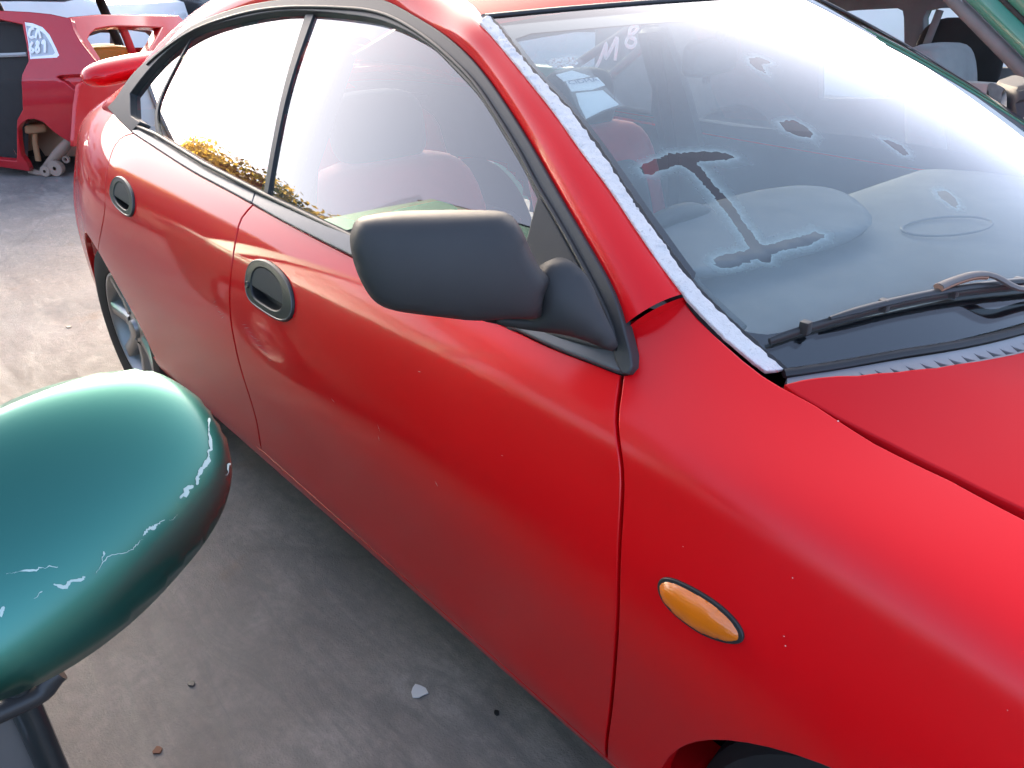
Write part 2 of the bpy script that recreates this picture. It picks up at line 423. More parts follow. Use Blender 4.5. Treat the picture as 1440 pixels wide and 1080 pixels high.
# ================================================================== RED CAR
car = tag(empty('red_car', (-1.3, .845, 0)), 'red five-door hatchback with whitened windscreen seal strip and black door mirror', 'car')
CARP = car
car.location = (0, 0, 0)
YC = .845
XK = [-3.42, -3.25, -3.0, -2.6, -2.1, -1.5, -.45, -.2, .1, .5, .85]
SEC = np.array([
 [(0.600,.30),(0.550,.34),(0.510,.45),(0.490,.58),(0.490,.70),(0.510,.80),(0.570,.90),(0.650,.94),(0.800,.96),(0.845,.97)],
 [(0.290,.25),(0.245,.28),(0.210,.42),(0.205,.58),(0.225,.70),(0.265,.81),(0.340,.92),(0.460,.975),(0.680,1.0),(0.845,1.0)],
 [(0.145,.22),(0.112,.255),(0.082,.41),(0.082,.58),(0.105,.71),(0.140,.825),(0.205,.935),(0.315,1.0),(0.575,1.03),(0.845,1.03)],
 [(0.102,.20),(0.070,.245),(0.034,.40),(0.016,.58),(0.022,.71),(0.047,.82),(0.112,.93),(0.192,.985),(0.492,1.03),(0.845,1.03)],
 [(.09,.20),(.058,.245),(.022,.40),(.0,.58),(.008,.705),(.033,.81),(.105,.92),(.18,.97),(.48,1.0),(.845,1.0)],
 [(.09,.20),(.056,.245),(.022,.40),(.0,.58),(.008,.70),(.033,.80),(.105,.908),(.18,.95),(.47,.97),(.845,.98)],
 [(.09,.20),(.052,.245),(.020,.40),(.0,.58),(.008,.695),(.032,.79),(.092,.876),(.215,.972),(.45,1.01),(.845,1.03)],
 [(.09,.20),(.052,.245),(.020,.40),(.0,.57),(.008,.68),(.032,.77),(.09,.845),(.20,.882),(.45,.92),(.845,.945)],
 [(.09,.20),(.052,.245),(.020,.40),(.0,.55),(.008,.655),(.032,.735),(.09,.803),(.20,.842),(.45,.885),(.845,.912)],
 [(.11,.20),(.07,.245),(.035,.40),(.016,.53),(.024,.63),(.05,.70),(.115,.757),(.22,.793),(.45,.83),(.845,.855)],
 [(.34,.22),(.30,.26),(.26,.40),(.24,.50),(.25,.57),(.28,.62),(.335,.66),(.40,.685),(.57,.705),(.845,.72)]])
SEC = np.concatenate([SEC, (SEC*np.array([-1, 1])+np.array([2*YC, 0]))[:, :-1][:, ::-1]], 1)      # both flanks
_m = SEC[5]; TK = np.r_[0, np.cumsum(np.linalg.norm(np.diff(_m, axis=0), axis=1))]      # arc length in metres
WX, WT = cardinal(XK), cardinal(TK)
def B(x, t):
    x = np.atleast_1d(x).astype(float); t = np.atleast_1d(t).astype(float)
    yz = np.einsum('ni,nj,ijk->nk', WX(x), WT(t), SEC); return np.stack([x, yz[:, 0], yz[:, 1]], 1)
TB = TK[6]                                  # belt line
def S(x, z, off=0.0):                       # glasshouse flank
    x = np.atleast_1d(x).astype(float); z = np.atleast_1d(z).astype(float); d = z-.88
    y = .093+.50*d+.24*d*d+.05*np.maximum(-1.9-x, 0)**2-off
    return np.stack([x, y, z], 1)
BD, SD = (-3.4, .7, 0, TK[-1]), (-3.1, -.3, .82, 1.4)
bp = lambda px: on(px, B, (-3.4, .7, .02, TK[8]))
sp = lambda px: on(px, S, SD)
# ---- lower body panels -------------------------------------------------
seamB = [(357,288),(339,308),(330,345),(323,408),(324,445),(333,497),(356,575),(368,634)]
seamF = [(876,525),(872,545),(872,640),(872,740),(868,865),(861,970),(853,1066)]
beltF = [(357,287),(400,310),(440,331),(492,357),(600,408),(725,461),(779,486),(840,509),(876,524)]
beltR = [(189,187),(232,215),(275,242),(316,264),(357,287)]
sillF = [(853,1066),(742,967),(583,825),(437,698),(368,634)]
seamR = [(189,187),(168,198),(152,230),(147,275),(150,320),(160,362),(175,405),(189,446),(205,474),(226,506),(262,549),(310,588),(368,634)]
D_B = spline(bp(seamB), step=.02); D_F = spline(bp(seamF), step=.02)
D_bF = spline(bp(beltF), step=.03); D_bR = spline(bp(beltR), step=.03)
D_sF = spline(bp(sillF), step=.04)
TS = float(np.median(D_sF[:, 1]))           # sill seam height on the surface
D_sF = np.stack([np.linspace(D_F[-1, 0], D_B[-1, 0], 30), np.linspace(D_F[-1, 1], D_B[-1, 1], 30)], 1)
front_out = np.vstack([D_bF, D_F[1:], D_sF[1:-1], D_B[::-1][:-1]])
ARCH_R = .335
def arc(xc, zc, R, a0, a1, n=24): return [(xc+R*math.cos(a), zc+R*math.sin(a)) for a in np.linspace(a0, a1, n)]
def xz_to_t(x, z):
    tt = np.linspace(.01, TK[6], 400); zz = B(np.full(400, x), tt)[:, 2]; return float(np.interp(z, zz, tt))
def arch(xc, R, a0, a1, n=24, zc=.29): return np.array([(x, xz_to_t(x, z)) for x, z in arc(xc, zc, R, a0, a1, n)])
# rear door: belt, B seam, sill, arch front, rear seam
rear_arch = arch(-2.605, .34, math.radians(-8), math.radians(188), 34)
kA = int(np.argmin(np.abs(np.linspace(-8, 188, 34)-72)))
rs_top = spline(np.vstack([bp([(189,187),(168,196),(154,224),(148,262),(147,296)]), rear_arch[kA:kA+1]]), step=.02)
rear_sill = np.stack([np.linspace(D_B[-1, 0], rear_arch[0, 0], 20), np.linspace(D_B[-1, 1], rear_arch[0, 1], 20)], 1)
rear_out = np.vstack([D_bR, D_B[1:], rear_sill[1:-1], rear_arch[:kA], rs_top[::-1]])
handle_px = {'front': [(352,376),(360,368),(374,368),(392,380),(407,400),(413,422),(412,440),(404,449),(390,447),(366,432),(352,418),(348,398)],
             'rear': [(160,256),(166,250),(174,252),(183,263),(189,282),(188,298),(182,303),(172,297),(162,286),(157,270)]}
def make_handle(door, key, lock):
    o = spline(bp(handle_px[key]), n=48, closed=True); c = o.mean(0)
    bez = panel('handle_bezel', o, B, RUBBER, door, spacing=.012, thick=.03, r=.004, sign=1, lift=.005, holes=[c+(o-c)*np.array([.72, .80])+np.array([-.006 if lock else 0, .0])])
    inn = c+(o-c)*np.array([.72, .80])+np.array([-.006 if lock else 0, 0])
    oo = B(*o.T)+fd_normals(B, o, 1)*.0045; tube('bezel_edge', np.vstack([oo, oo[:1]]), .0016, TRIM, door, 6, caps=False)
    # upper half: pull flap, lower half: finger recess
    up = inn[inn[:, 1] > c[1]-.004]; up = up[np.argsort(np.arctan2(up[:, 1]-c[1]+.02, up[:, 0]-c[0]))]
    up = np.vstack([up, [(up[-1, 0], c[1]-.006), (up[0, 0], c[1]-.012)]])
    panel('handle_flap', up, B, PLAST, door, spacing=.010, thick=.012, r=.003, sign=1, lift=.003)
    lo = inn
    panel('handle_recess', lo, B, RUBBER, door, spacing=.012, thick=.003, r=.001, sign=1, lift=-.022)
    if lock:
        x, t = c+np.array([-(o[:, 0].max()-o[:, 0].min())*.44, -.002]) if False else (o[:, 0].min()+.0135, c[1]-.010)
        p = B(x, t)[0]; nn = fd_normals(B, np.array([[x, t]]), 1)[0]
        lathe('lock_cylinder', [(0, .0075), (.0035, .0075), (.0065, .0085), (.0075, .007), (.008, .004)], p, nn, RUBBER, door, 16)
    return o
def hole_of(key): 
    o = spline(bp(handle_px[key]), n=40, closed=True); c = o.mean(0); return c+(o-c)*.9
fd = panel('front_door', front_out, B, RED, CARP, spacing=.028, thick=.03, r=.0022, inset=.0046, holes=[hole_of('front')], sign=1, step=.02)
make_handle(fd, 'front', True)
rd = panel('rear_door', rear_out, B, RED, CARP, spacing=.028, thick=.03, r=.003, inset=.0042, holes=[hole_of('rear')], sign=1, step=.02)
make_handle(rd, 'rear', False)
# ---- front wing, bonnet, sill, rear quarter ----------------------------
hoodgap_f = [(1076,523),(1100,538),(1151,566),(1232,619),(1340,672),(1440,725)]
wing_top = bp([(886,524),(884,505),(881,480),(880,463),(884,450),(903,440),(930,425),(961,411.5),(984,441),(1007,464),(1048,501)]+hoodgap_f)
fx = np.linspace(wing_top[-1, 0]+.05, .74, 12)
gap_t = lambda x: np.interp(x, [wing_top[-1, 0], .74], [wing_top[-1, 1], wing_top[-1, 1]+.0])
wing_front = np.stack([np.r_[fx, .76, .76], np.r_[gap_t(fx), gap_t(.74)-.1, .25]], 1)
front_arch = arch(0.0, .325, math.radians(8), math.radians(186), 34)
wing_out = np.vstack([wing_top, wing_front, front_arch, [(front_arch[-1, 0]-.02, D_F[-1, 1])], D_F[::-1]])
wing = panel('front_wing', wing_out, B, RED, CARP, spacing=.026, thick=.03, r=.0022, inset=.0048, sign=1, step=.02)
hood_edge = bp([(1107,541),(1123,552),(1179,584),(1251,620),(1340,664),(1440,713)])
hood_rear = bp([(1107,541),(1150,533),(1207,530),(1262,525),(1318,519),(1380,509),(1440,497)])
TC = TK[9]
hr_mid = np.array([(hood_rear[-1, 0]+.035, (hood_rear[-1, 1]+TC)/2), (hood_rear[-1, 0]+.05, TC)])
half = np.vstack([hood_edge[::-1], hood_rear[1:], spline(np.vstack([hood_rear[-1:], hr_mid]), n=8)[1:]])
front_h = [(.74, hood_edge[-1, 1]+.01), (hood_edge[-1, 0]+.35, hood_edge[-1, 1]+.006)]
hood_half = np.vstack([front_h, half])                       # from nose along the gap to the centre line
hood_out = np.vstack([hood_half, (hood_half*np.array([1, -1])+np.array([0, 2*TC]))[:-1][::-1]])
hood = panel('bonnet', hood_out, B, RED_D, CARP, spacing=.035, thick=.025, r=.003, sign=1, step=.025)
# sill: thin strip below the doors, then the turned-under flange
sx = np.linspace(-2.29, -.30, 60); st = np.linspace(D_B[-1, 1], D_F[-1, 1], 60)
lo = np.full(60, .004)
sill_t = np.interp(sx, [D_B[-1, 0], D_F[-1, 0]], [D_B[-1, 1], D_F[-1, 1]])
sill = panel('sill', np.vstack([np.stack([sx, sill_t], 1), np.stack([sx, lo], 1)[::-1]]), B, RED, CARP, spacing=.03, thick=.12, r=.003, inset=.003, sign=1)
quart_out = np.vstack([rs_top, rear_arch[kA:], [(-3.02, .02), (-3.3, .02), (-3.38, .10), (-3.40, TK[5]), (-3.40, TK[9]), (-2.95, TK[9]), (-2.75, TK[8]), (-2.62, TK[7]-.01)], [tuple(rs_top[0]+np.array([-.06, .035]))]])
quart = panel('rear_quarter', quart_out, B, RED, CARP, spacing=.03, thick=.02, r=.004, inset=.003, sign=1, step=.025)
# ---- windscreen --------------------------------------------------------
GB, HB = np.array([-.331, .198, .897]), np.array([-1.009, .343, 1.272])
LW = float(np.linalg.norm((HB-GB)[[0, 2]]))
def W(y, v):
    y = np.atleast_1d(y).astype(float); s = np.atleast_1d(v).astype(float)/LW
    h = YC-(GB[1]+(HB[1]-GB[1])*s); q = (y-YC)/h; b = 1-q*q; bow = .022*4*s*(1-s)
    x = GB[0]+(HB[0]-GB[0])*s+(.21+(.10-.21)*s)*b+.48*bow
    z = GB[2]+(HB[2]-GB[2])*s+(.03+.008*s)*b+.875*bow
    return np.stack([x, y, z], 1)
wp = lambda px: on(px, W, (.12, 1.56, -.06, LW+.05))
strip_L = [(1077,522),(1048,501),(1007,463),(961,413),(900,329),(857,264.5),(819.5,214),(782,161),(744,113),(703,63),(676,34)]
strip_R = [(1099,520),(1048,476),(1007,438),(965,392),(923,334),(889,286),(841,214),(782,138.5),(744,98),(700,41),(685,24)]
wl, wr = wp(strip_L), wp(strip_R)
base_px = [(1099,522),(1179,510.5),(1262,495),(1345.5,481),(1440,460)]
wb = wp(base_px)
roof_px = [(685,23),(771,13.5),(854,6.5),(938,1)]
wt = wp(roof_px)
# ---- roof rails (A-pillar to C-pillar), roof, hatch --------------------
seal_px = [(155,152),(167,139),(186,111),(225,75),(267,43),(305,25),(344,12.5),(400,3),(447,0),(520,0),(555,10),(585,27),(622,50),(660,82),(695,125),(744,201),(782,268),(816,327),(840,368),(866,419),(878,457)]
seal_o = spline(sp(seal_px), n=110)                         # (x,z) outer edge of the window rubber, rear to front
ditch = np.vstack([W(*np.array(wl)[3:].T), [(-1.1,.350,1.288),(-1.3,.36,1.318),(-1.7,.37,1.335),(-2.1,.38,1.305),(-2.35,.395,1.262),(-2.6,.42,1.19),(-2.85,.45,1.10),(-3.05,.47,1.035)]])
ditch = spline(ditch, n=140)[::-1]                          # rear to front
a3 = S(seal_o[:, 0], seal_o[:, 1]); ext = np.vstack([B(-3.02, TK[7]+.02), B(-2.9, TK[7]-.03), B(-2.78, TK[6]+.05)])
a3 = spline(np.vstack([ext, a3]), n=140)
def loft(A, Bc, n, bulge, up):
    w_ = np.linspace(0, 1, n)[:, None, None]; up = np.broadcast_to(up, A.shape)
    G = A[None]*(1-w_)+Bc[None]*w_+up[None]*(bulge*4*w_*(1-w_)); return np.transpose(G, (1, 0, 2))
upv = unit(np.cross(np.gradient(a3, axis=0), ditch-a3)); upv = upv*np.sign(-upv[:, 1:2])
# flange that tucks the rail under the window rubber and into the roof ditch
G = loft(a3, ditch, 10, .012, upv)
G = np.concatenate([G[:, :1]-upv[:, None]*.012, G, G[:, -1:]-upv[:, None]*.012+np.array([0, .002, 0])], 1)
rail = grid('roof_rail', G, RED, CARP)
def flip_to(o, d):
    me = o.data; s = sum(p.normal.dot(Vector(d))*p.area for p in me.polygons)
    if s < 0: me.flip_normals()
    return o
flip_to(rail, (0, -1, .5))
rl = ditch[ditch[:, 0] < -.985]; q = np.linspace(-1, 1, 41); bq = 1-q*q
G = np.zeros((len(rl), 41, 3)); fade = np.clip((rl[:, 0]+2.0)/1.0, 0, 1)
for i, p in enumerate(rl):
    G[i, :, 0] = p[0]+.10*bq*fade[i]; G[i, :, 1] = YC+q*(YC-p[1]-.006); G[i, :, 2] = p[2]+.036*bq-.002
kr = int(np.searchsorted(rl[:, 0], -2.2)); kh = int(np.searchsorted(rl[:, 0], -2.85))
roof = flip_to(grid('roof', G[kr:], RED_D, CARP), (0, 0, 1))
flip_to(grid('hatch_glass', G[kh:kr+1], GLASS, CARP), (0, 0, 1))
flip_to(grid('hatch_panel', G[:kh+1], RED, CARP), (0, 0, 1))
G2 = G[kr:].copy(); G2[:, :, 2] -= .035; G2[:, :, 0] -= .02
flip_to(grid('headliner', G2, INT, CARP), (0, 0, -1))
sp_y = np.linspace(.27, 1.42, 60); sq = (sp_y-YC)/.575
tube('spoiler', np.stack([-3.22-.05*(1-sq**2)+.03*sq**4, sp_y, 1.045+.02*(1-sq**2)-.02*sq**6], 1), .085*np.clip(1-np.abs(sq)**14, 0.02, 1)**.5, RED, CARP, 16, .55)
mirror_copy(rail, CARP)
fa = np.array([v.co[:] for v in rail.data.vertices]).reshape(-1, 12, 3)[-1, 1:11]; fb = spline(B(*wing_top[4:8].T), n=10); fn_ = np.array([0, -.75, .6])
flg = mesh('pillar_flange', np.vstack([fa-fn_*.009, fb-fn_*.009+np.array([.012, 0, -.008])]), [(i, i+1, i+11, i+10) for i in range(9)], RED, CARP); flip_to(flg, (0, -1, .5))
# ---- window rubbers, glass, mouldings ----------------------------------
win_inner = [(872,506),(866,480),(843,424),(815,368),(790,325),(762,281),(747,249),(712,189),(681,140),(647,102),(617,72),(585,50),(545,32),(510,24),(442,17),(389,18),(344,26),(314,33),(289,40),(261,55),(219,92),(186,133),(180,156),(187,165),(200,174)]
wi = spline(sp(win_inner[:-3]), n=110); wi = np.vstack([wi, sp(win_inner[-2:])])
surround = np.vstack([seal_o, sp([(884,480),(889,500),(891,516),(887,524),(881,524),(876,515)]), wi, sp([(191,183),(189,186),(170,168)])])
panel('window_surround', surround, S, SEAL, CARP, spacing=.012, thick=.02, r=.003, sign=1, lift=.008)
midline = .5*(wi[0:100]+seal_o[::-1][0:100]) 
mid3 = S(midline[:, 0], midline[:, 1], .012)
tube('surround_bead', mid3, .0035, RUBBER, CARP, 8)
bs = [(430,15),(398.5,120),(383.5,190),(369,274)]; be = [(374.5,275),(389.5,190),(405.5,120),(441,15)]
panel('centre_pillar_strip', np.vstack([spline(sp(bs), n=24), spline(sp(be), n=24)]), S, RUBBER, CARP, spacing=.012, thick=.006, r=.0012, sign=1, lift=-.002)
qs = [(269,46),(236.5,105),(217,151),(219,194)]; qe = [(226,196),(220,152),(238.5,105),(270.5,46)]
panel('quarter_pillar_strip', np.vstack([spline(sp(qs), n=24), spline(sp(qe), n=24)]), S, RUBBER, CARP, spacing=.012, thick=.004, r=.0008, sign=1, lift=-.004)
def pane(name, px, m=GLASS, thick=.004):
    return panel(name, sp(px), S, m, CARP, spacing=.03, thick=thick, r=.0005, sign=1, lift=-.008)
pane('front_door_glass', [(440,10),(510,18),(547,25),(590,44),(622,66),(652,97),(684,135),(716,184),(751,244),(766,275),(795,320),(820,365),(848,420),(872,480),(874,510),(725,462),(492,345),(370,285)])
pane('rear_door_glass', [(220,200),(222,150),(238,104),(272,40),(289,33),(314,27),(344,20),(389,12),(437,10),(372,285)])
pane('quarter_glass', [(217,196),(220,150),(236,104),(270,40),(255,52),(214,87),(181,130),(174,155),(190,178)])
def moulding(name, top, bot):
    T, Bt = spline(bp(top), n=40), spline(bp(bot), n=40)
    panel(name, np.vstack([T, Bt[::-1]]), B, TRIM, CARP, spacing=.010, thick=.012, r=.004, sign=1, lift=.007)
moulding('belt_moulding', [(191,181),(222,192),(289,233),(330,254),(361,272)], [(189,187),(232,215),(275,242),(316,264),(357,286)])
moulding('belt_moulding', [(364,273),(422,299),(492,333),(600,383),(722,436),(800,468),(873,502)], [(359,287),(400,310),(492,356),(600,407),(725,460),(779,485),(876,522)])
tube('glass_wiper_seal', S(*np.array(sp([(196,178),(222,189),(289,230),(369,271),(492,330),(600,380)])).T, .004), .005, RUBBER, CARP, 8)
# ---- door mirror -------------------------------------------------------
mir = sharp(panel('door_mirror', sp([(763,282),(776,303),(811,366),(843,426),(866,490),(840,486),(786,472),(722,463),(715,455),(735,395),(750,335)]), S, PLAST, CARP, spacing=.012, thick=.02, r=.004, sign=1, lift=.010), 60)
MP, MN = np.array([-.545, .035, 1.0]), unit(np.array([.80, -.58, .12]))
house_px = [(501.5,309),(524,302),(556,297.5),(604,295.5),(652,295),(693,296),(716,301),(732,320),(748,355),(763,381),(771,389),(772,398),(763,425),(760,446),(722,448),(677,451),(604,444),(540,432),(517,412),(501,380),(493.5,352),(492,333),(495,320)]
hp = on_plane(house_px, MP, MN)
hs = np.vstack([spline(hp[9:21], n=60)[:0], resample(hp, .004)])
housing = dome('mirror_housing', spline(hp, n=110, closed=True), MN, .040, .055, PLAST, mir, spacing=.010, pf=.36, pb=.30)
foot_px = [(752,385),(768,368),(790,362),(822,384),(848,436),(868,493),(830,482),(786,470),(735,463),(690,454),(676,450),(720,446),(752,442)]
fp = on_plane(foot_px, np.array([-.53, .055, .97]), unit(np.array([.55, -.80, .2])))
dome('mirror_foot', spline(fp, n=80, closed=True), unit(np.array([.55, -.80, .2])), .020, .05, PLAST, mir, spacing=.010, pf=.8, pb=.4)
back = hp.mean(0)-MN*.052
gl_o = (hp-hp.mean(0))*.80+back+np.array([-.004, 0, 0])
MIRG = mat('mirror_silver', (.85, .86, .87), .02, 1.0)
dome('mirror_glass', gl_o, -MN, .003, None, MIRG, mir, spacing=.02)
# ---- side marker -------------------------------------------------------
def amber(nt, b):
    p = geo_pos(nt); wv = N(nt, 'ShaderNodeTexWave', Scale=260.0, Distortion=0.0); wv.bands_direction = 'Z'; nt.links.new(mapping(nt, p, (1,1,1), (0,.5,0)), wv.inputs[0])
    bump(nt, b, wv.outputs[1], .25, .0012)
AMBER = mat('amber_lens', (.70, .155, .002), .2, coat=1.0, coat_rough=.04, build=amber, **{'Subsurface Weight': .0})
mk_px = [(928,826),(931,818),(940,816),(958,822),(983,835),(1010,853),(1031,873),(1041,889),(1041,898),(1032,902),(1010,898),(982,886),(952,864),(934,844)]
mko = spline(bp(mk_px), n=60, closed=True); mc = mko.mean(0)
panel('marker_gasket', mc+(mko-mc)*np.array([1.025, 1.05])+np.array([.0008, .0012]), B, RUBBER, wing, spacing=.01, thick=.006, r=.002, sign=1, lift=.003)
UVm, Fm, Lm = tri2(resample(mko, .004) if area2(mko) > 0 else resample(mko[::-1], .004), [], .006)
phm = inflate(UVm, Fm, Lm[0], .5); nm = fd_normals(B, UVm, 1); Pm = B(UVm[:, 0], UVm[:, 1])+nm*(.002+.009*phm)[:, None]
ml = mesh('marker_lens', Pm, Fm, AMBER, wing)
# ---- windscreen assembly ----------------------------------------------
def ragged(P, amp, seed): 
    r2 = np.random.default_rng(seed); k = len(P); nz = np.convolve(r2.normal(size=k+6), np.ones(3)/3, 'same')[3:-3]
    return P+np.stack([nz*amp, nz*0], 1)
wls, wrs = spline(wl, n=170), spline(wr, n=170)
top_v = lambda y: .758-.05*(1-((y-YC)/(YC-.327))**2)
ty = np.linspace(wrs[-1, 0], 2*YC-wrs[-1, 0], 40)
right = wrs; left = (wrs*np.array([-1, 1])+np.array([2*YC, 0]))[::-1]
ws_out = np.vstack([right, np.stack([ty, top_v(ty)], 1)[1:-1], left, np.stack([np.linspace(left[-1, 0], right[0, 0], 40), np.zeros(40)], 1)[1:-1]])
ws = panel('windscreen', ws_out, W, WSGLASS, CARP, spacing=.04, thick=.005, r=.001, sign=1, step=.03)
iy0, iv0 = wp([(1082,467)])[0]
iv = .064
corner = wp([(975,396),(990,414),(1010,436),(1032,454),(1056,464),(1082,467)])
inn = np.vstack([np.stack([np.interp(np.linspace(.16, .69, 30), wrs[:, 1], wrs[:, 0])+.017, np.linspace(.16, .69, 30)], 1)])
cl = np.vstack([corner[::-1], inn[inn[:, 1] > corner[0, 1]+.01]])
tyi = np.linspace(cl[-1, 0]+.03, YC, 12)
clt = np.stack([tyi, top_v(tyi)-.055], 1)
by = np.linspace(YC, corner[-1, 0]+.04, 12); clb = np.stack([by, np.full(12, corner[-1, 1])], 1)
halfi = np.vstack([clb, cl, clt]); 
inner = np.vstack([halfi, (halfi*np.array([-1, 1])+np.array([2*YC, 0]))[1:-1][::-1]])
panel('frit_border', ws_out, W, FRIT, ws, spacing=.03, thick=.001, r=.0003, sign=1, lift=-.0065, holes=[inner], inset=.001)
# whitened sealant left where the trim was pulled off
def seal_white(nt, b):
    p = geo_pos(nt); n = noise(nt, p, 60, 6, .7); n2 = noise(nt, p, 150, 4, .7)
    nt.links.new(mix(nt, ramp(nt, n2.outputs[0], [(.60, g(0)), (.76, g(1))]).outputs[0], mix(nt, n.outputs[0], (.55, .52, .49), (.72, .68, .65)), (.26, .23, .22)), b.inputs['Base Color'])
    bump(nt, b, n2.outputs[0], .9, .004)
SEALW = mat('whitened_sealant', (.75, .74, .75), .7, build=seal_white)
ext_d = spline(np.vstack([W(*wls[-1]), W(*wrs[-1])]), n=2)
so_ = np.vstack([wls, ragged(wrs, .0014, 3)[::-1]])
panel('sealant_strip', so_, W, SEALW, ws, spacing=.008, thick=.006, r=.002, sign=1, lift=.004, step=.006, height=lambda uv: .0018*np.sin(uv[:, 1]*310+4*np.sin(uv[:, 1]*90))*np.cos(uv[:, 0]*500))
ge = wrs+np.array([.0055, 0]); 
panel('black_bond_line', np.vstack([wrs+np.array([-.006, 0]), ragged(ge, .0012, 9)[::-1]]), W, RUBBER, ws, spacing=.01, thick=.003, r=.001, sign=1, lift=.0016, step=.008)
rr = np.stack([ty, top_v(ty)], 1); tube('roof_edge_seal', W(rr[:, 0], rr[:, 1])+np.array([-.004, 0, .0]), .008, RUBBER, CARP, 10, .6)
lf3 = W(*(left-np.array([.004, 0])).T); tube('far_edge_seal', lf3+np.array([0, .004, .002]), .007, RUBBER, CARP, 8)
# ditch strip that carries on beside the roof
dd = ditch[(ditch[:, 0] < -.95)&(ditch[:, 0] > -2.9)]
tube('roof_ditch_strip', dd+np.array([0, .006, -.004]), .010, SEALW, CARP, 8, .5)
# hazed film with bare patches
film_holes_px = [
 [(901,230),(905,225),(922.5,217.5),(942,209),(962,208),(980,207),(1005,206),(1022,208),(1039,215),(1020,218),(1000,219.5),(981,221),(992,235),(1010,257),(1030,277),(1042,295),(1055,315),(1067,330),(1077,340),(1105,332),(1130,326),(1150,320),(1165,324),(1155,332),(1132,340),(1105,346),(1089,352),(1087,362),(1077,364),(1067,359),(1050,365),(1030,372),(1015,371),(1007,366),(1007,357),(1017,352),(1040,349),(1057,344),(1052,335),(1040,315),(1027,297),(1012,277),(997,257),(977,237),(962,226),(952,225),(935,231),(917,239),(907,238)],
 [(1100,166),(1110,162),(1122,163),(1138,172),(1147,182),(1144,187),(1125,184),(1108,177)],
 [(1322,262),(1334,262),(1347,270),(1353,282),(1351,287),(1341,282),(1328,272)],
 [(1242,188),(1258,192),(1273,198),(1283,210),(1274,212),(1262,202)],
 [(1055,75),(1068,73),(1079,76),(1088,81),(1074,84),(1080,96),(1066,90),(1057,82)]]
def rag_closed(P, amp, seed):
    r2 = np.random.default_rng(seed); k = len(P); nz = r2.normal(size=(k, 2)); return P+nz*amp
fh = []
for i, h in enumerate(film_holes_px):
    c = resample(wp(h), .0035); fh.append(rag_closed(c, .0009, 20+i))
fo = offset2(resample(ws_out, .03) if area2(ws_out) > 0 else resample(ws_out, .03)[::-1], .012)
extra = []
for h in fh:
    hh = h if area2(h) < 0 else h[::-1]
    for d in (.003, .007, .013, .022):
        e_ = offset2(h if area2(h) > 0 else h[::-1], -d)[::max(1, int(d/.004))]
        ok = np.ones(len(e_), bool)
        for h2 in fh: ok &= ~inside(h2, e_); ok &= pdist(h2, e_) > d*.7
        extra.append(e_[ok])
UVf, Ff, _ = tri2(fo, [h if area2(h) < 0 else h[::-1] for h in fh], .035, np.vstack(extra))
nf = fd_normals(W, UVf, 1); Pf = W(UVf[:, 0], UVf[:, 1])-nf*.0085
dist_h = np.min([pdist(h, UVf) for h in fh], axis=0)
film_t = bpy.data.materials.new('haze_film'); film_t.use_nodes = True; t = film_t.node_tree; t.nodes.clear()
out = N(t, 'ShaderNodeOutputMaterial'); at_ = N(t, 'ShaderNodeAttribute', attribute_name='edge_frost')
nz = noise(t, geo_pos(t), 380, 4, .7); nb = noise(t, geo_pos(t), 4, 4)
fr = math_(t, 'POWER', at_.outputs['Fac'], 1.6); fr = math_(t, 'MULTIPLY', fr, math_(t, 'ADD', math_(t, 'MULTIPLY', nz.outputs[0], 1.2), .15), True)
al = math_(t, 'ADD', math_(t, 'MULTIPLY', nb.outputs[0], .20), .15); al = math_(t, 'ADD', al, math_(t, 'MULTIPLY', fr, .42), True)
dfc = mix(t, fr, (.66, .71, .70), (.68, .80, .75)); df = N(t, 'ShaderNodeBsdfDiffuse'); t.links.new(dfc, df.inputs[0])
tl = N(t, 'ShaderNodeBsdfTranslucent'); t.links.new(dfc, tl.inputs[0]); ms = N(t, 'ShaderNodeMixShader'); ms.inputs[0].default_value = .3
t.links.new(df.outputs[0], ms.inputs[1]); t.links.new(tl.outputs[0], ms.inputs[2])
tr = N(t, 'ShaderNodeBsdfTransparent'); mx = N(t, 'ShaderNodeMixShader'); t.links.new(al, mx.inputs[0]); t.links.new(tr.outputs[0], mx.inputs[1]); t.links.new(ms.outputs[0], mx.inputs[2]); t.links.new(mx.outputs[0], out.inputs[0])
film = mesh('haze_film', Pf, Ff, film_t, ws, nf)
at2 = film.data.attributes.new('edge_frost', 'FLOAT', 'POINT'); at2.data.foreach_set('value', np.exp(-dist_h/.010).astype(np.float32))
# ---- cowl grille -------------------------------------------------------
c1 = wp([(1104,526),(1179,514),(1262,499.5),(1345.5,486),(1440,464)]); c1 = np.vstack([c1, [(.66, -.012), (YC, -.014)]])
C1 = spline(W(c1[:, 0], c1[:, 1]-.004), n=120); hrB = B(*np.vstack([hood_rear, hr_mid]).T); C2 = spline(hrB, n=120)+np.array([.006, 0, -.006])
def CW(u, v):
    u = np.atleast_1d(u); v = np.atleast_1d(v); L = np.linspace(0, .75, 120)
    A = np.stack([np.interp(u, L, C1[:, i]) for i in range(3)], 1); Bq = np.stack([np.interp(u, L, C2[:, i]) for i in range(3)], 1)
    k = (v/.06)[:, None]; return A*(1-k)+Bq*k-np.array([0, 0, .006])*(4*k*(1-k))
slots = []
def cwp(px): return on(px, CW, (0, .75, -.01, .07), 70, -1)
tips = [(1207,523),(1229,519.5),(1250,516.5),(1272,513.5),(1293,510),(1312,506),(1332,503),(1350,499.5),(1368,496),(1386,492),(1404,489),(1420,485),(1436,481)]
for tx, ty_ in tips:
    a, b_, c_ = cwp([(tx, ty_), (tx+24, ty_+7.5), (tx+11, ty_+10.0)])
    b_[1] = min(b_[1], .054); c_[1] = min(c_[1], .054); slots.append(np.array([a, b_, c_]))
d_ = slots[-1].mean(0)-slots[-2].mean(0)
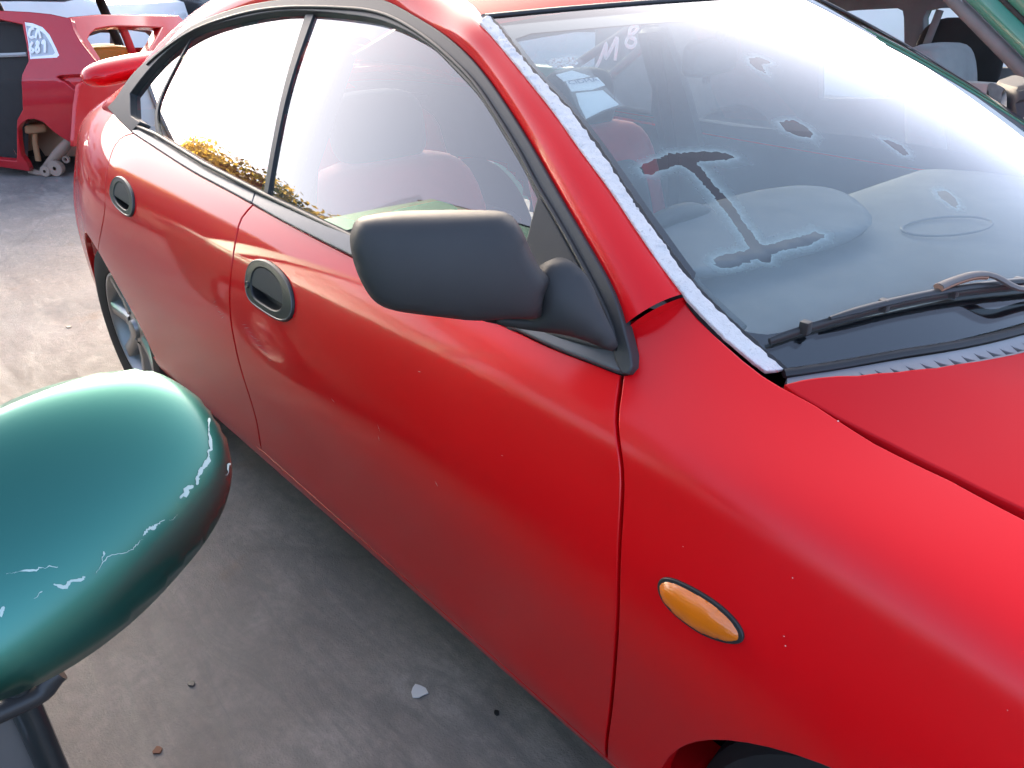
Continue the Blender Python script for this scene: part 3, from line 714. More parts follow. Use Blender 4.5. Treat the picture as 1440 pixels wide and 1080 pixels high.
while slots[-1][:, 0].max()+abs(d_[0]) < .74: slots.append(slots[-1]+np.array([d_[0], 0]))
cowl = panel('cowl_grille', [(0.0, .003), (.75, .003), (.75, .058), (0.0, .058)], CW, dark_plastic('cowl_plastic', .24, .5), CARP, spacing=.014, thick=.012, r=.001, sign=-1, holes=slots, step=.012, back=False)
panel('cowl_well', [(0.0, .0), (.75, .0), (.75, .062), (0.0, .062)], CW, BLACK, CARP, spacing=.04, thick=.002, r=.0005, sign=-1, lift=-.02)
mirror_copy(cowl, CARP)
bl = wp([(1101,524),(1179,512.5),(1262,497.5),(1345.5,484),(1440,462)]); bl = np.vstack([bl, [(.66, -.010), (YC, -.012)]]); bl = spline(np.vstack([bl, (bl*np.array([-1, 1])+np.array([2*YC, 0]))[:-1][::-1]]), n=120)
tube('base_seal', W(bl[:, 0], bl[:, 1]-.001), .007, RUBBER, CARP, 8, .8)
# ---- wiper -------------------------------------------------------------
bladeW = spline(wp([(1080,484),(1120,470),(1190,449),(1262,431),(1330,418),(1390,410),(1440,405),(1500,398)]), n=60)
nW = fd_normals(W, bladeW, 1); PW = W(bladeW[:, 0], bladeW[:, 1])
wip = tube('wiper', PW+nW*.006, np.interp(np.linspace(0, 1, 60), [0, .03, 1], [.003, .004, .004]), RUBBER, CARP, 8, 1.6, up=(0, 0, 1))
tube('blade_spine', (PW+nW*.017)[10:58], np.interp(np.linspace(0, 1, 48), [0, .1, .9, 1], [.003, .006, .006, .003]), dark_plastic('wiper_black', .035, .35), wip, 8, .7)
for k in (6, 20, 33, 46, 56): box('blade_claw', (PW+nW*.012)[k], (.012, .012, .016), RUBBER, wip, bev=.002)
RUST = mat('rusty_steel', (.30, .17, .11), .75)
arm_p = wp([(1306,419),(1330,410),(1372,407),(1405,423),(1440,420),(1520,412),(1600,425)]); arm = spline(arm_p, n=40)
na = fd_normals(W, arm, 1); PA = W(arm[:, 0], arm[:, 1])+na*np.interp(np.linspace(0, 1, 40), [0, .25, .5, 1], [.024, .030, .022, .012])[:, None]
ARM = mat('weathered_arm', (.15, .135, .125), .65, .2)
tube('wiper_arm', PA, .0065, ARM, wip, 8, .6); tube('arm_hook', PA[:9]-na[:9]*.003, .008, RUST, wip, 8, .6)
# ---- inner shell, wells, wheels ---------------------------------------
xs = np.linspace(-3.2, .70, 80); ts = np.linspace(.03, TK[6]+.034, 26)
XX, TT = np.meshgrid(xs, ts, indexing='ij'); uv = np.stack([XX.ravel(), TT.ravel()], 1)
Pn = B(uv[:, 0], uv[:, 1])-fd_normals(B, uv, 1)*np.interp(uv[:, 1], [0, TK[5], TK[6]+.034], [.045, .045, .016])[:, None]
GI = Pn.reshape(80, 26, 3)
# leave the wheel arches open
def shell(name):
    V = GI.reshape(-1, 3); F = []
    for i in range(79):
        for j in range(25):
            f = (i*26+j, (i+1)*26+j, (i+1)*26+j+1, i*26+j+1); c = V[list(f)].mean(0)
            if any((c[0]-xc)**2+(c[2]-.29)**2 < .36**2 for xc in (-2.605, 0.0)): continue
            F.append(f)
    return mesh(name, V, F, INT, CARP)
sh = shell('door_trim'); mirror_copy(sh, CARP)
for xc in (-2.605, 0.0):
    ang = np.linspace(math.radians(-4), math.radians(178 if xc < -1 else 190), 30); ys = np.linspace(.07, .42, 8)
    Gw = np.array([[(xc+.352*math.cos(a), y+max(0, -math.cos(a))*.09*(xc < -1), .29+.352*math.sin(a)) for y in ys] for a in ang])
    ww = grid('wheel_well', Gw, dark_plastic('wheel_liner', .025, .7), CARP); mirror_copy(ww, CARP)
    disc = lathe('well_wall', [(.02, 0), (.355, 0)], (xc, .42, .29), (0, 1, 0), BLACK, CARP, 32); mirror_copy(disc, CARP)
box('floor_pan', (-1.15, YC, .24), (3.0, 1.44, .05), dark_plastic('underbody', .03, .8), CARP, bev=.01)
box('firewall', (-.42, YC, .50), (.04, 1.25, .50), INT, CARP)
box('engine_bay', (.15, YC, .48), (.75, .9, .4), BLACK, CARP)
TYRE = dark_plastic('tyre_rubber', .022, .75, 200, dust=.5)
def make_wheel(xc, y0, sgn):
    t = lathe('wheel', [(.195, .00), (.200, -.012), (.235, -.022), (.275, -.018), (.290, -.002), (.294, .03), (.294, .15), (.28, .185), (.20, .18)], (xc, y0, .293), (0, sgn, 0), TYRE, CARP, 64)
    lathe('rim', [(.198, -.004), (.196, -.010), (.188, -.010), (.183, .0), (.178, .03), (.165, .05), (.16, .14)], (xc, y0, .293), (0, sgn, 0), CHROME, t, 48)
    lathe('hub_cap', [(0, -.004), (.022, -.004), (.030, 0), (.034, .012), (.075, .016), (.078, .04)], (xc, y0, .293), (0, sgn, 0), CHROME, t, 32)
    lathe('brake_disc', [(.03, .055), (.145, .055), (.145, .07)], (xc, y0, .293), (0, sgn, 0), STEEL, t, 32)
    for k in range(7):
        a = 2*math.pi*k/7+.3; d = np.array([math.cos(a), 0, math.sin(a)]); e = np.array([-math.sin(a), 0, math.cos(a)])
        o = np.array([xc, y0, .293]); V = []
        for rr, wd, h in ((.055, .026, .008), (.11, .020, .006), (.16, .022, -.002), (.188, .032, -.004)):
            for s_, dz in ((-1, .03), (-.75, 0), (.75, 0), (1, .03)): V.append(o+d*rr+e*wd*s_+np.array([0, sgn*(h+dz), 0]))
        F = [(i*4+j, i*4+j+1, (i+1)*4+j+1, (i+1)*4+j) for i in range(3) for j in range(3)]
        mesh('spoke', V, F, CHROME, t)
    return t
for xc in (-2.605, 0.0): make_wheel(xc, .075, 1); make_wheel(xc, 2*YC-.075, -1)
for o in [q_ for q_ in car.children if q_.name.split('.')[0] in ('front_door', 'rear_door', 'front_wing', 'sill', 'rear_quarter', 'window_surround', 'centre_pillar_strip', 'quarter_pillar_strip', 'front_door_glass', 'rear_door_glass', 'quarter_glass', 'belt_moulding')]:
    c = mirror_copy(o, CARP)
for o in (mir,):
    c = mirror_copy(o, CARP)
    for ch in o.children: mirror_copy(ch, c)
# ---- cabin -------------------------------------------------------------
def blob(name, c, s, m, parent, e1=.5, e2=.5, rot=None, n=28, shear=None):
    """superellipsoid"""
    f = lambda w_, e: np.sign(w_)*np.abs(w_)**e
    u = np.linspace(-math.pi/2, math.pi/2, n//2+1); v = np.linspace(0, 2*math.pi, n, endpoint=False)
    V = []; F = []
    for a in u:
        for b_ in v: V.append((s[0]*f(math.cos(a), e1)*f(math.cos(b_), e2), s[1]*f(math.cos(a), e1)*f(math.sin(b_), e2), s[2]*f(math.sin(a), e1)))
    for i in range(n//2):
        for j in range(n): F.append((i*n+j, i*n+(j+1) % n, (i+1)*n+(j+1) % n, (i+1)*n+j))
    V = np.array(V)
    if shear: V[:, 0] += shear*V[:, 2]
    if rot is not None: V = V@np.array(rot).T
    return mesh(name, V+np.asarray(c), F, m, parent)
def seat(cy):
    st = blob('front_seat', (-1.15, cy, .42), (.27, .25, .10), CL_BLK, CARP, .5, .5)
    bk = blob('backrest', (-1.50, cy, .64), (.085, .245, .30), CL_RED, st, .42, .55, shear=-.30)
    blob('back_insert', (-1.445, cy, .59), (.06, .150, .26), CL_BLK, st, .4, .5, shear=-.30)
    blob('head_restraint', (-1.62, cy, 1.005), (.055, .125, .085), CL_BLK, st, .55, .6, shear=-.15)
    for s_ in (-1, 1): tube('restraint_post', [(-1.60, cy+s_*.05, .85), (-1.62, cy+s_*.05, .97)], .006, STEEL, st, 8)
    return st
seat(.49); seat(1.20)
rb = blob('rear_seat', (-2.35, YC, .44), (.27, .62, .11), CL_BLK, CARP, .4, .35)
blob('backrest', (-2.68, YC, .66), (.09, .62, .24), CL_RED, rb, .4, .3, shear=-.35)
box('parcel_shelf', (-2.95, YC, .90), (.45, 1.2, .02), INT, CARP)
box('load_floor', (-2.95, YC, .5), (.6, 1.2, .03), INT, CARP)
# dashboard
yy = np.linspace(.235, 1.455, 50); prof = [(-.255, .872), (-.34, .893), (-.50, .903), (-.64, .897), (-.72, .875), (-.745, .82), (-.73, .70), (-.72, .50)]
Gd = np.array([[(px_+.10*(1-((y-YC)/.72)**2)*(1 if i < 3 else .2)-.02*(i > 3), y, pz+.012*(1-((y-YC)/.72)**2)) for y in yy] for i, (px_, pz) in enumerate(spline(prof, n=26))])
dash = flip_to(grid('dashboard', Gd, INT2, CARP), (0, 0, 1))
bn_px = [(890,332),(915,310),(960,296),(1030,276),(1090,264),(1140,261),(1180,268),(1210,286),(1226,305),(1218,322),(1180,334),(1120,350),(1060,366),(1000,380),(940,388),(900,370)]
bn = on_plane(bn_px, (0, 0, .945), (0, 0, 1)); dome('instrument_hood', spline(bn, n=80, closed=True), (0, 0, 1), .014, .05, INT2, dash, spacing=.02, pf=.6, pb=.5)
an_ = np.linspace(0, 2*math.pi, 41); ell = on_plane([(1332+64*math.cos(a), 318+13*math.sin(a)-.06*64*math.cos(a)) for a in an_], (0, 0, .918), (0, 0, 1)); tube('speaker_rim', ell, .0022, INT2, dash, 6, caps=False)
sc_, su = np.array([-.775, .47, .80]), np.array([.42, 0, .907]); sr = np.array([0, 1, 0]); an = np.linspace(0, 2*math.pi, 49)
ring = [sc_+.185*(math.cos(a)*sr+math.sin(a)*su) for a in an]
sw = tube('steering_wheel', ring, .016, RUBBER, CARP, 10, up=(-.9, 0, .42), caps=False)
blob('wheel_boss', sc_-np.array([-.02, 0, .01]), (.03, .075, .06), RUBBER, sw, .6, .6)
for a in (math.radians(200), math.radians(340), math.radians(270)): tube('wheel_spoke', [sc_, sc_+.18*(math.cos(a)*sr+math.sin(a)*su)], .014, RUBBER, sw, 8)
tube('steering_column', [sc_, sc_+np.array([.25, 0, -.10])], .035, INT, CARP, 10)
blob('console', (-1.0, YC, .40), (.40, .09, .16), INT, CARP, .3, .3)
# far-side details: centre pillar trim and seat belt on both flanks
Sm = lambda x, z: np.stack([np.atleast_1d(x), 2*YC-.035-S(x, z)[:, 1], np.atleast_1d(z)], 1)
far_pil = on([(906,30),(915,69),(923,100),(927,110),(925,140),(932,167),(940,205),(992,205),(983,167),(968,111),(954,69),(938,28)], Sm, (-2.2, -1.0, .8, 1.35), 70, -1)
for mside in (0, 1):
    P_ = panel('pillar_trim', far_pil, S, INT, CARP, spacing=.04, thick=.03, r=.006, sign=1, lift=-.035)
    ap_ = tube('pillar_lining', W(*np.stack([np.interp(np.linspace(.05, .75, 30), wrs[:, 1], wrs[:, 0])+.006, np.linspace(.05, .75, 30)], 1).T)+np.array([-.035, .012, -.016]), .026, INT, CARP, 10)
    bl_ = tube('seat_belt', [(-1.52, .30, 1.20), (-1.50, .25, 1.0), (-1.48, .20, .80), (-1.48, .17, .5)], .022, BLACK, CARP, 8, .12, up=(0, -1, .3))
    if mside:
        for o in (P_, ap_, bl_):
            me = o.data; me.transform(Matrix(((1,0,0,0),(0,-1,0,2*YC),(0,0,1,0),(0,0,0,1)))); me.flip_normals()
            if 'custom_normal' in me.attributes: me.attributes.remove(me.attributes['custom_normal'])
# rear-view mirror and sun visors
rv = at((1000, 80), y=YC+.0)
rm = blob('rear_view_mirror', rv, (.022, .105, .034), INT, CARP, .45, .45, rot=Matrix.Rotation(math.radians(12), 3, 'Z'))
tube('mirror_stem', [rv+np.array([.01, 0, .02]), rv+np.array([.03, 0, .075])], .010, INT, rm, 8)
box('mirror_lever', rv+np.array([-.02, .02, -.042]), (.012, .016, .022), INT, rm)
for cy in (.52, 1.17): box('sun_visor', (-1.10, cy, 1.262), (.16, .34, .018), INT2, CARP, rot=(0, .12, 0), bev=.008)
# ---- papers in a clear sleeve behind the windscreen ---------------------
def text_mesh(s, size=1.0, thick=0.0):
    cu = bpy.data.curves.new('t', 'FONT'); cu.body = s; cu.size = size; cu.resolution_u = 3
    o = bpy.data.objects.new('t', cu); COL.objects.link(o); dg = bpy.context.evaluated_depsgraph_get()
    me = bpy.data.meshes.new_from_object(o.evaluated_get(dg)); V = np.array([v.co[:] for v in me.vertices]); F = [tuple(p.vertices) for p in me.polygons]
    bpy.data.objects.remove(o); bpy.data.curves.remove(cu); bpy.data.meshes.remove(me)
    V = V[:, :2]; V = (V-V.min(0))/(V.max(0)-V.min(0)); return V, F
def quad_uv(q, V):     # q: 4 corners lower-left, lower-right, upper-right, upper-left
    q = np.asarray(q, float); a, b_ = V[:, :1], V[:, 1:2]
    return q[0]*(1-a)*(1-b_)+q[1]*a*(1-b_)+q[2]*a*b_+q[3]*(1-a)*b_
def decal(name, q, V, F, surf, m, parent, lift):
    uv = quad_uv(q, V); n_ = fd_normals(surf, uv, 1); return mesh(name, surf(uv[:, 0], uv[:, 1])+n_*lift, F, m, parent, smooth=False)
PAPER = mat('white_paper', (.80, .80, .78), .8)
sleeve = tag(empty('document_sleeve', (0, 0, 0)), 'clear plastic sleeve of white papers behind the windscreen beside the head restraint', 'document sleeve')
SLV = glass('clear_sleeve', (.93, .95, .95), dirt=.10)
panel('sleeve_sheet', wp([(767,71),(812,62),(838,94),(880,135),(852,144),(823,157),(798,107)]), W, SLV, sleeve, spacing=.02, thick=.0006, r=.0002, lift=-.016)
panel('folded_paper', wp([(811,116),(850,112),(873,132),(850,140),(826,152),(817,135)]), W, PAPER, sleeve, spacing=.02, thick=.0008, r=.0002, lift=-.018)
panel('header_card', wp([(797,100),(842,94),(853,105),(835,111),(805,114)]), W, PAPER, sleeve, spacing=.02, thick=.0008, r=.0002, lift=-.0175)
panel('white_card', wp([(783,90),(806,84),(832,92),(812,96),(794,99)]), W, PAPER, sleeve, spacing=.02, thick=.0008, r=.0002, lift=-.018)
def stamp(nt, b):
    n = noise(nt, geo_pos(nt), 220, 4, .7); nt.links.new(ramp(nt, n.outputs[0], [(.45, (.75, .70, .66)), (.58, (.42, .16, .12))]).outputs[0], b.inputs['Base Color'])
panel('stamped_label', wp([(772,71),(777,67),(806,65),(815,73),(812,76),(783,81),(778,79)]), W, mat('stamped_label', (.6, .4, .35), .7, build=stamp), sleeve, spacing=.02, thick=.0008, r=.0002, lift=-.018)
V_, F_ = text_mesh('CIDMA'); decal('printed_letters', wp([(802,106),(846,101),(839,96),(799,101)]), V_, F_, W, mat('ink_blue', (.05, .08, .16), .7), sleeve, -.0155)
# ================================================================== GROUND
def concrete(nt, b):
    p = geo_pos(nt); big = noise(nt, p, .55, 5, .6); md = noise(nt, p, 2.6, 6, .65, .6); fine = noise(nt, p, 34, 5, .7); grit = noise(nt, p, 240, 3, .7)
    st = noise(nt, mapping(nt, p, (3.2, 14, 1), (0, 0, math.radians(-32))), 1.0, 6, .65, 1.2)
    c = ramp(nt, md.outputs[0], [(.25, (.150, .134, .121)), (.5, (.225, .203, .184)), (.75, (.33, .302, .276))]).outputs[0]
    c = mix(nt, ramp(nt, st.outputs[0], [(.40, g(.55)), (.56, g(0))]).outputs[0], c, (.095, .093, .093))
    c = mix(nt, ramp(nt, big.outputs[0], [(.50, g(0)), (.66, g(.5))]).outputs[0], c, (.29, .225, .175))
    rs = noise(nt, mapping(nt, p, (1, 1, 1), (0, 0, 0), (3, 7, 0)), 3.4, 4, .6); c = mix(nt, ramp(nt, rs.outputs[0], [(.62, g(0)), (.76, g(.55))]).outputs[0], c, (.20, .125, .07))
    c = mix(nt, ramp(nt, fine.outputs[0], [(.35, g(.4)), (.62, g(0))]).outputs[0], c, (.115, .110, .106))
    c = mix(nt, ramp(nt, grit.outputs[0], [(.62, g(0)), (.75, g(.5))]).outputs[0], c, (.36, .34, .32))
    vo = N(nt, 'ShaderNodeTexVoronoi', feature='DISTANCE_TO_EDGE', Scale=.55); nt.links.new(mix(nt, .12, p, md.outputs[1]), vo.inputs['Vector'])
    cr = ramp(nt, vo.outputs['Distance'], [(0.0, g(.22)), (.005, g(0))]).outputs[0]
    c = mix(nt, cr, c, (.045, .043, .042)); nt.links.new(c, b.inputs['Base Color'])
    nt.links.new(ramp(nt, st.outputs[0], [(.35, g(.55)), (.6, g(.85))]).outputs[0], b.inputs['Roughness'])
    bump(nt, b, math_(nt, 'ADD', math_(nt, 'MULTIPLY', fine.outputs[0], .6), math_(nt, 'MULTIPLY', grit.outputs[0], .4)), .6, .008)
CONC = mat('stained_concrete', (.15, .145, .14), .8, build=concrete)
gnd = mesh('ground', [(-400, -400, 0), (400, -400, 0), (400, 400, 0), (-400, 400, 0)], [(0, 1, 2, 3)], CONC, smooth=False); tag(gnd, kind='structure')
# ================================================================== GREEN CAR BESIDE THE CAMERA (front wing removed)
from mathutils.bvhtree import BVHTree
gcar = tag(empty('green_car', (-1.8, -1.4, 0)), 'green car without its front wing, green door mirror with peeling lacquer', 'car'); gcar.location = (0, 0, 0)
def FL(x, z, y0=-.575):
    x = np.atleast_1d(x).astype(float); z = np.atleast_1d(z).astype(float)
    return np.stack([x, y0-.05*((z-.62)/.4)**2*(z < .62)-.30*np.maximum(z-.87, 0)-.03*np.maximum(-2.9-x, 0)**2*4, z], 1)
FS = -1        # outward is +Y: cross(x,z) points to -Y
def gp(name, pts, m=GREEN, hol=(), lift=0.0, **k): return panel(name, pts, FL, m, gcar, spacing=.05, thick=k.pop('thick', .03), r=.004, inset=.003, holes=hol, sign=FS, lift=lift, **k)
gd = gp('front_door', [(-.505, .30), (-.505, .855), (-1.50, .865), (-1.50, .30)])
gp('rear_door', [(-1.51, .30), (-1.51, .865), (-2.45, .875), (-2.45, .62), (-2.30, .50), (-2.22, .30)])
qa = [(-2.62+.36*math.cos(a), .30+.36*math.sin(a)) for a in np.linspace(math.radians(35), math.pi, 16)]
gp('rear_quarter', [(-2.46, .875)]+qa+[(-3.35, .30), (-3.4, .80), (-3.3, .90), (-2.46, .88)])
gp('window_frame', [(-.56, .87), (-1.06, 1.71), (-2.55, 1.73), (-3.05, .90)], GREEN, [[(-.72, .90), (-1.11, 1.62), (-1.50, 1.63), (-1.50, .90)], [(-1.58, .90), (-1.58, 1.63), (-2.45, 1.63), (-2.78, .905)]])
gp('door_glass', [(-.70, .885), (-1.10, 1.635), (-2.47, 1.635), (-2.85, .885)], GLASS_F, lift=-.02, thick=.004)
HINGE = dark_plastic('grey_primer', .085, .5, 60, tint=(1, .95, .88))
# front face of the door, with hinges, seen because the wing is missing
box('door_edge_face', (-.486, -.672, .575), (.012, .165, .53), HINGE, gd, bev=.004)
tube('door_skin_hem', [(-.478, -.585, .862), (-.478, -.584, .70), (-.478, -.588, .50), (-.480, -.604, .30)], .0105, paint('green_hem', (.008, .018, .020), .10, .10, metal=.6), gd, 14)
for z in (.45, .70): box('door_hinge', (-.455, -.70, z), (.06, .05, .06), STEEL, gd, bev=.006)
box('hinge_pillar', (-.52, -.80, .58), (.08, .10, .56), HINGE, gcar, bev=.01)
for ys in (-.86, -2.10):
    box('inner_wing', (.18, ys, .55), (1.2, .04, .42), HINGE, gcar, bev=.01); blob('strut_tower', (-.02, ys, .70), (.15, .10, .16), HINGE, gcar, .5, .6)
box('bulkhead', (-.50, -1.45, .60), (.05, 1.45, .55), HINGE, gcar, bev=.01)
box('radiator_panel', (.78, -1.45, .52), (.06, 1.3, .34), HINGE, gcar, bev=.01)
box('floor', (-1.9, -1.45, .27), (2.9, 1.55, .06), BLACK, gcar, bev=.01)
rx = np.linspace(-2.62, -1.10, 14); ry = np.linspace(-.83, -2.07, 21)
Gr = np.array([[(x, y, 1.725+.05*(1-((y+1.45)/.65)**2)-.06*max(0, -2.3-x)**2*6) for y in ry] for x in rx]); flip_to(grid('roof', Gr, GREEN, gcar), (0, 0, 1))
Gs = np.array([[(-.58+(-1.15+.58)*k+.06*(1-((y+1.46)/.75)**2), y*(1-k)+(y*.92-.12)*k, .87+.87*k) for y in np.linspace(-.66, -2.26, 15)] for k in np.linspace(0, 1, 8)]); flip_to(grid('windscreen', Gs, GLASS_F, gcar), (1, 0, 1))
Gh = np.array([[(-2.62-.5*k, y, 1.72-.81*k**1.3) for y in np.linspace(-.82, -2.10, 12)] for k in np.linspace(0, 1, 8)]); flip_to(grid('rear_glass', Gh, GLASS_F, gcar), (-1, 0, 1))
box('boot', (-3.15, -1.45, .72), (.5, 1.62, .40), GREEN, gcar, bev=.06, seg=4)
for o in [q_ for q_ in gcar.children if q_.name.split('.')[0] in ('front_door', 'rear_door', 'rear_quarter', 'window_frame', 'door_glass')]: mirror_copy(o, gcar, -1.45)
def plain_wheel(parent, c, ax, R=.30, wd=.18):
    t_ = lathe('wheel', [(R*.62, 0), (R*.66, -.012), (R*.85, -.02), (R*.96, -.01), (R, .02), (R, wd-.03), (R*.94, wd), (R*.62, wd)], c, ax, TYRE, parent, 32)
    lathe('rim', [(0, .02), (R*.2, .01), (R*.25, .03), (R*.55, .035), (R*.60, .0), (R*.64, -.006), (R*.64, .1)], c, ax, STEEL, t_, 32)
for y, s_ in ((-.62, -1), (-2.28, 1)):
    plain_wheel(gcar, (-2.62, y, .30), (0, s_, 0)); plain_wheel(gcar, (-.02, y, .30), (0, s_, 0))
for y in (-1.05, -1.85): blob('front_seat', (-1.45, y, .70), (.10, .24, .34), CL_BLK, gcar, .45, .5, shear=-.25)
# its door mirror
GMN = unit(np.array([.70, .16, .60])); gm0 = CPOS+rays([(160, 720)])[0]*.60
gm_px = [(190,521),(240,535),(285,570),(310,605),(325,645),(323,690),(300,745),(250,810),(180,880),(100,938),(50,965),(0,985),(-50,985),(-100,950),(-130,880),(-135,780),(-110,690),(-60,610),(0,570),(60,545),(130,527)]
gmo = spline(on_plane(gm_px, gm0, GMN), n=120, closed=True)
gshell = dome('mirror_shell', gmo, GMN, .050, .026, GREEN, gd, spacing=.0075, pf=.50, pb=.5)
gshell.name = 'door_mirror'
bk = gmo.mean(0)-GMN*.018
dome('mirror_rim', (gmo-gmo.mean(0))*.90+bk, -GMN, .022, None, RUBBER, gshell, spacing=.02, pf=.4)
lp_ = on_plane([(84,944),(72,956),(62,970),(30,988),(-10,1006),(-60,1026)], (-.470, 0, 0), (1, 0, 0)); lp_ = spline(lp_, n=24)
tube('mirror_foot', lp_, .0080, RUBBER, gshell, 12)
bvh = BVHTree.FromPolygons([v.co for v in gshell.data.vertices], [p.vertices for p in gshell.data.polygons])
def cast(px):
    out_ = []
    for d in rays(px):
        h = bvh.ray_cast(Vector(CPOS), Vector(d)); out_.append((np.array(h[0])+np.array(h[1])*.0004*np.sign(-np.dot(np.array(h[1]), d))) if h[0] is not None else None)
    return out_
CHIP = mat('lifted_lacquer', (.40, .52, .47), .6)
def chip(pl, wd, seed):
    r2 = np.random.default_rng(seed); P = spline(pl, step=2.2); k = len(P); P = P+np.convolve(r2.normal(size=k+4), np.ones(3)/3, 'same')[2:-2, None]*1.6
    T_ = unit(np.gradient(P, axis=0)); Nn_ = np.stack([-T_[:, 1], T_[:, 0]], 1); ww = wd*np.clip(.55+.6*np.convolve(r2.normal(size=k+6), np.ones(4)/4, 'same')[3:-3], .12, 1.3)*np.sin(np.linspace(.15, math.pi-.15, k))**.5
    L_, R_ = cast(P+Nn_*ww[:, None]), cast(P-Nn_*ww[:, None]); V = []; F = []
    for a, b_ in zip(L_, R_):
        if a is None or b_ is None: continue
        V += [a, b_]
    for i in range(len(V)//2-1): F.append((2*i, 2*i+1, 2*i+3, 2*i+2))
    if F: mesh('lacquer_chip', V, F, CHIP, gshell, smooth=False)
chip([(294,588),(293,606),(296,622),(294,642)], 3.6, 1); chip([(294,640),(287,655),(279,668),(276,682)], 5, 2); chip([(272,684),(262,690),(254,702)], 4.5, 3)
chip([(230,730),(222,738),(208,744),(202,755)], 3.5, 4); chip([(146,776),(143,788)], 4, 5); chip([(120,812),(104,816),(88,824),(76,822)], 3.6, 6)
chip([(60,832),(48,842)], 3.2, 7); chip([(8,855),(0,866)], 4, 8); chip([(325,640),(322,655),(316,668)], 3, 9); chip([(250,724),(238,732)], 1, 10); chip([(200,757),(180,775),(150,786),(135,806)], .8, 11); chip([(80,796),(40,802),(10,808)], 1.2, 12)
# ================================================================== FAR GREEN CAR
fcar = tag(empty('green_car', (-1.8, 3.2, 0)), 'green car beyond the red one, doors stripped, grey cloth seats and grey trim showing', 'car'); fcar.location = (0, 0, 0)
FY0, FY1 = 2.45, 4.05
def PL(y): return lambda u, v: np.stack([np.atleast_1d(u), np.full(np.shape(np.atleast_1d(u)), y, float), np.atleast_1d(v)], 1)
def pp(px, y): r_ = at(np.array(px, float), y=y); return r_[:, [0, 2]]
FTRIM = dark_plastic('far_trim_grey', .16, .8, 300)
win1 = pp([(1150,45),(1183,15),(1200,13),(1262,10),(1270,14),(1272,24),(1274,140),(1150,140)], FY1)
win2 = pp([(1297,26),(1302,14),(1318,10),(1350,9),(1383,50),(1432,97),(1386,97),(1310,97),(1297,97)], FY1)
wz = np.array([(-4.2, .25), (1.0, .25), (.9, .95), (-.1, .98), (-1.0, 1.40), (-3.3, 1.42), (-4.2, 1.0)])
panel('far_side_trim', wz, PL(FY1), FTRIM, fcar, spacing=.12, thick=.06, r=.006, holes=[win1, win2], step=.06)
panel('far_side_skin', wz, PL(FY1+.07), GREEN2, fcar, spacing=.12, thick=.02, r=.006, holes=[win1, win2], step=.06, sign=-1)
fl = [(-3.5, .22), (.9, .22), (.9, .78), (-.62, .86), (-.78, .50), (-2.4, .46), (-2.9, .92), (-3.5, .92)]
panel('sill_panel', fl, PL(FY0), GREEN2, fcar, spacing=.1, thick=.08, r=.01)
A0, A1 = at((1440, 100), y=FY0+.02), at((1341, 0), y=FY0+.12); dA = (A1-A0); top = A0+dA*1.75; bot = A0-dA*.85
def bar(name, off, wdt, m, th): 
    pts = np.array([bot, top])+np.asarray(off); return tube(name, np.linspace(pts[0], pts[1], 6), wdt, m, fcar, 12, th, up=(0, -1, 0))
bar('pillar_seal', (.0, .0, 0), .024, dark_plastic('far_seal', .09, .6), .8); bar('windscreen_pillar', (.060, -.02, .035), .036, GREEN2, .7); bar('drip_gap', (.105, -.035, .05), .010, BLACK, 1); bar('wing_edge', (.155, -.04, .07), .040, GREEN2, .7)
bar('windscreen_trim', (.205, -.03, .10), .014, dark_plastic('far_seal', .09), 1)
Gr = np.array([[(x, y, 1.44+.05*(1-((y-3.25)/.8)**2)) for y in np.linspace(FY0+.16, FY1, 9)] for x in np.linspace(-3.3, top[0], 8)]); flip_to(grid('roof', Gr, GREEN2, fcar), (0, 0, 1))
Gr2 = Gr.copy(); Gr2[:, :, 2] -= .05; flip_to(grid('headliner', Gr2, FTRIM, fcar), (0, 0, -1))
Gb = np.array([[(x, y, .86-.06*max(0, x)**2+.05*(1-((y-3.25)/.8)**2)) for y in np.linspace(FY0+.01, FY1+.06, 11)] for x in np.linspace(-.60, .95, 8)]); flip_to(grid('bonnet', Gb, GREEN2, fcar), (0, 0, 1))
Gs = np.array([[tuple(np.array([-.58, y, .87+.04*(1-((y-3.25)/.8)**2)])*(1-k)+np.array([top[0]+.03, y*.88+.39, top[2]+.05*(1-((y-3.25)/.8)**2)])*k) for y in np.linspace(FY0+.03, FY1, 11)] for k in np.linspace(0, 1, 6)]); flip_to(grid('windscreen', Gs, GLASS_F, fcar), (1, 0, 1))
box('nose_panel', (.95, 3.25, .52), (.10, 1.5, .52), GREEN2, fcar, bev=.04)
box('floor', (-1.4, 3.25, .30), (4.0, 1.55, .06), BLACK, fcar)
cs = at((1345, 95), y=3.55); blob('front_seat', cs+np.array([-.02, 0, -.20]), (.10, .25, .30), CL_GREY, fcar, .4, .5, shear=-.25)
cs2 = at((1352, 55), y=3.95); blob('front_seat', cs2+np.array([0, 0, -.12]), (.22, .03, .22), CL_BLK, fcar, .6, .7)
b0, b1 = at((1296, 80), y=3.9), at((1322, 14), y=3.9); tube('seat_belt', [b0, b1], .020, FTRIM, fcar, 8, .2, up=(0, -1, 0))
box('door_trim_panel', at((1425, 135), y=2.7)+np.array([0, 0, -.06]), (.42, .05, .20), dark_plastic('beige_trim', .26, .8, 300, tint=(1, .96, .88)), fcar, bev=.02)
for x, y in ((-2.9, FY0+.02), (.05, FY0+.02)): plain_wheel(fcar, (x, y, .30), (0, 1, 0))
for x, y in ((-2.9, FY1+.02), (.05, FY1+.02)): plain_wheel(fcar, (x, y, .30), (0, -1, 0))
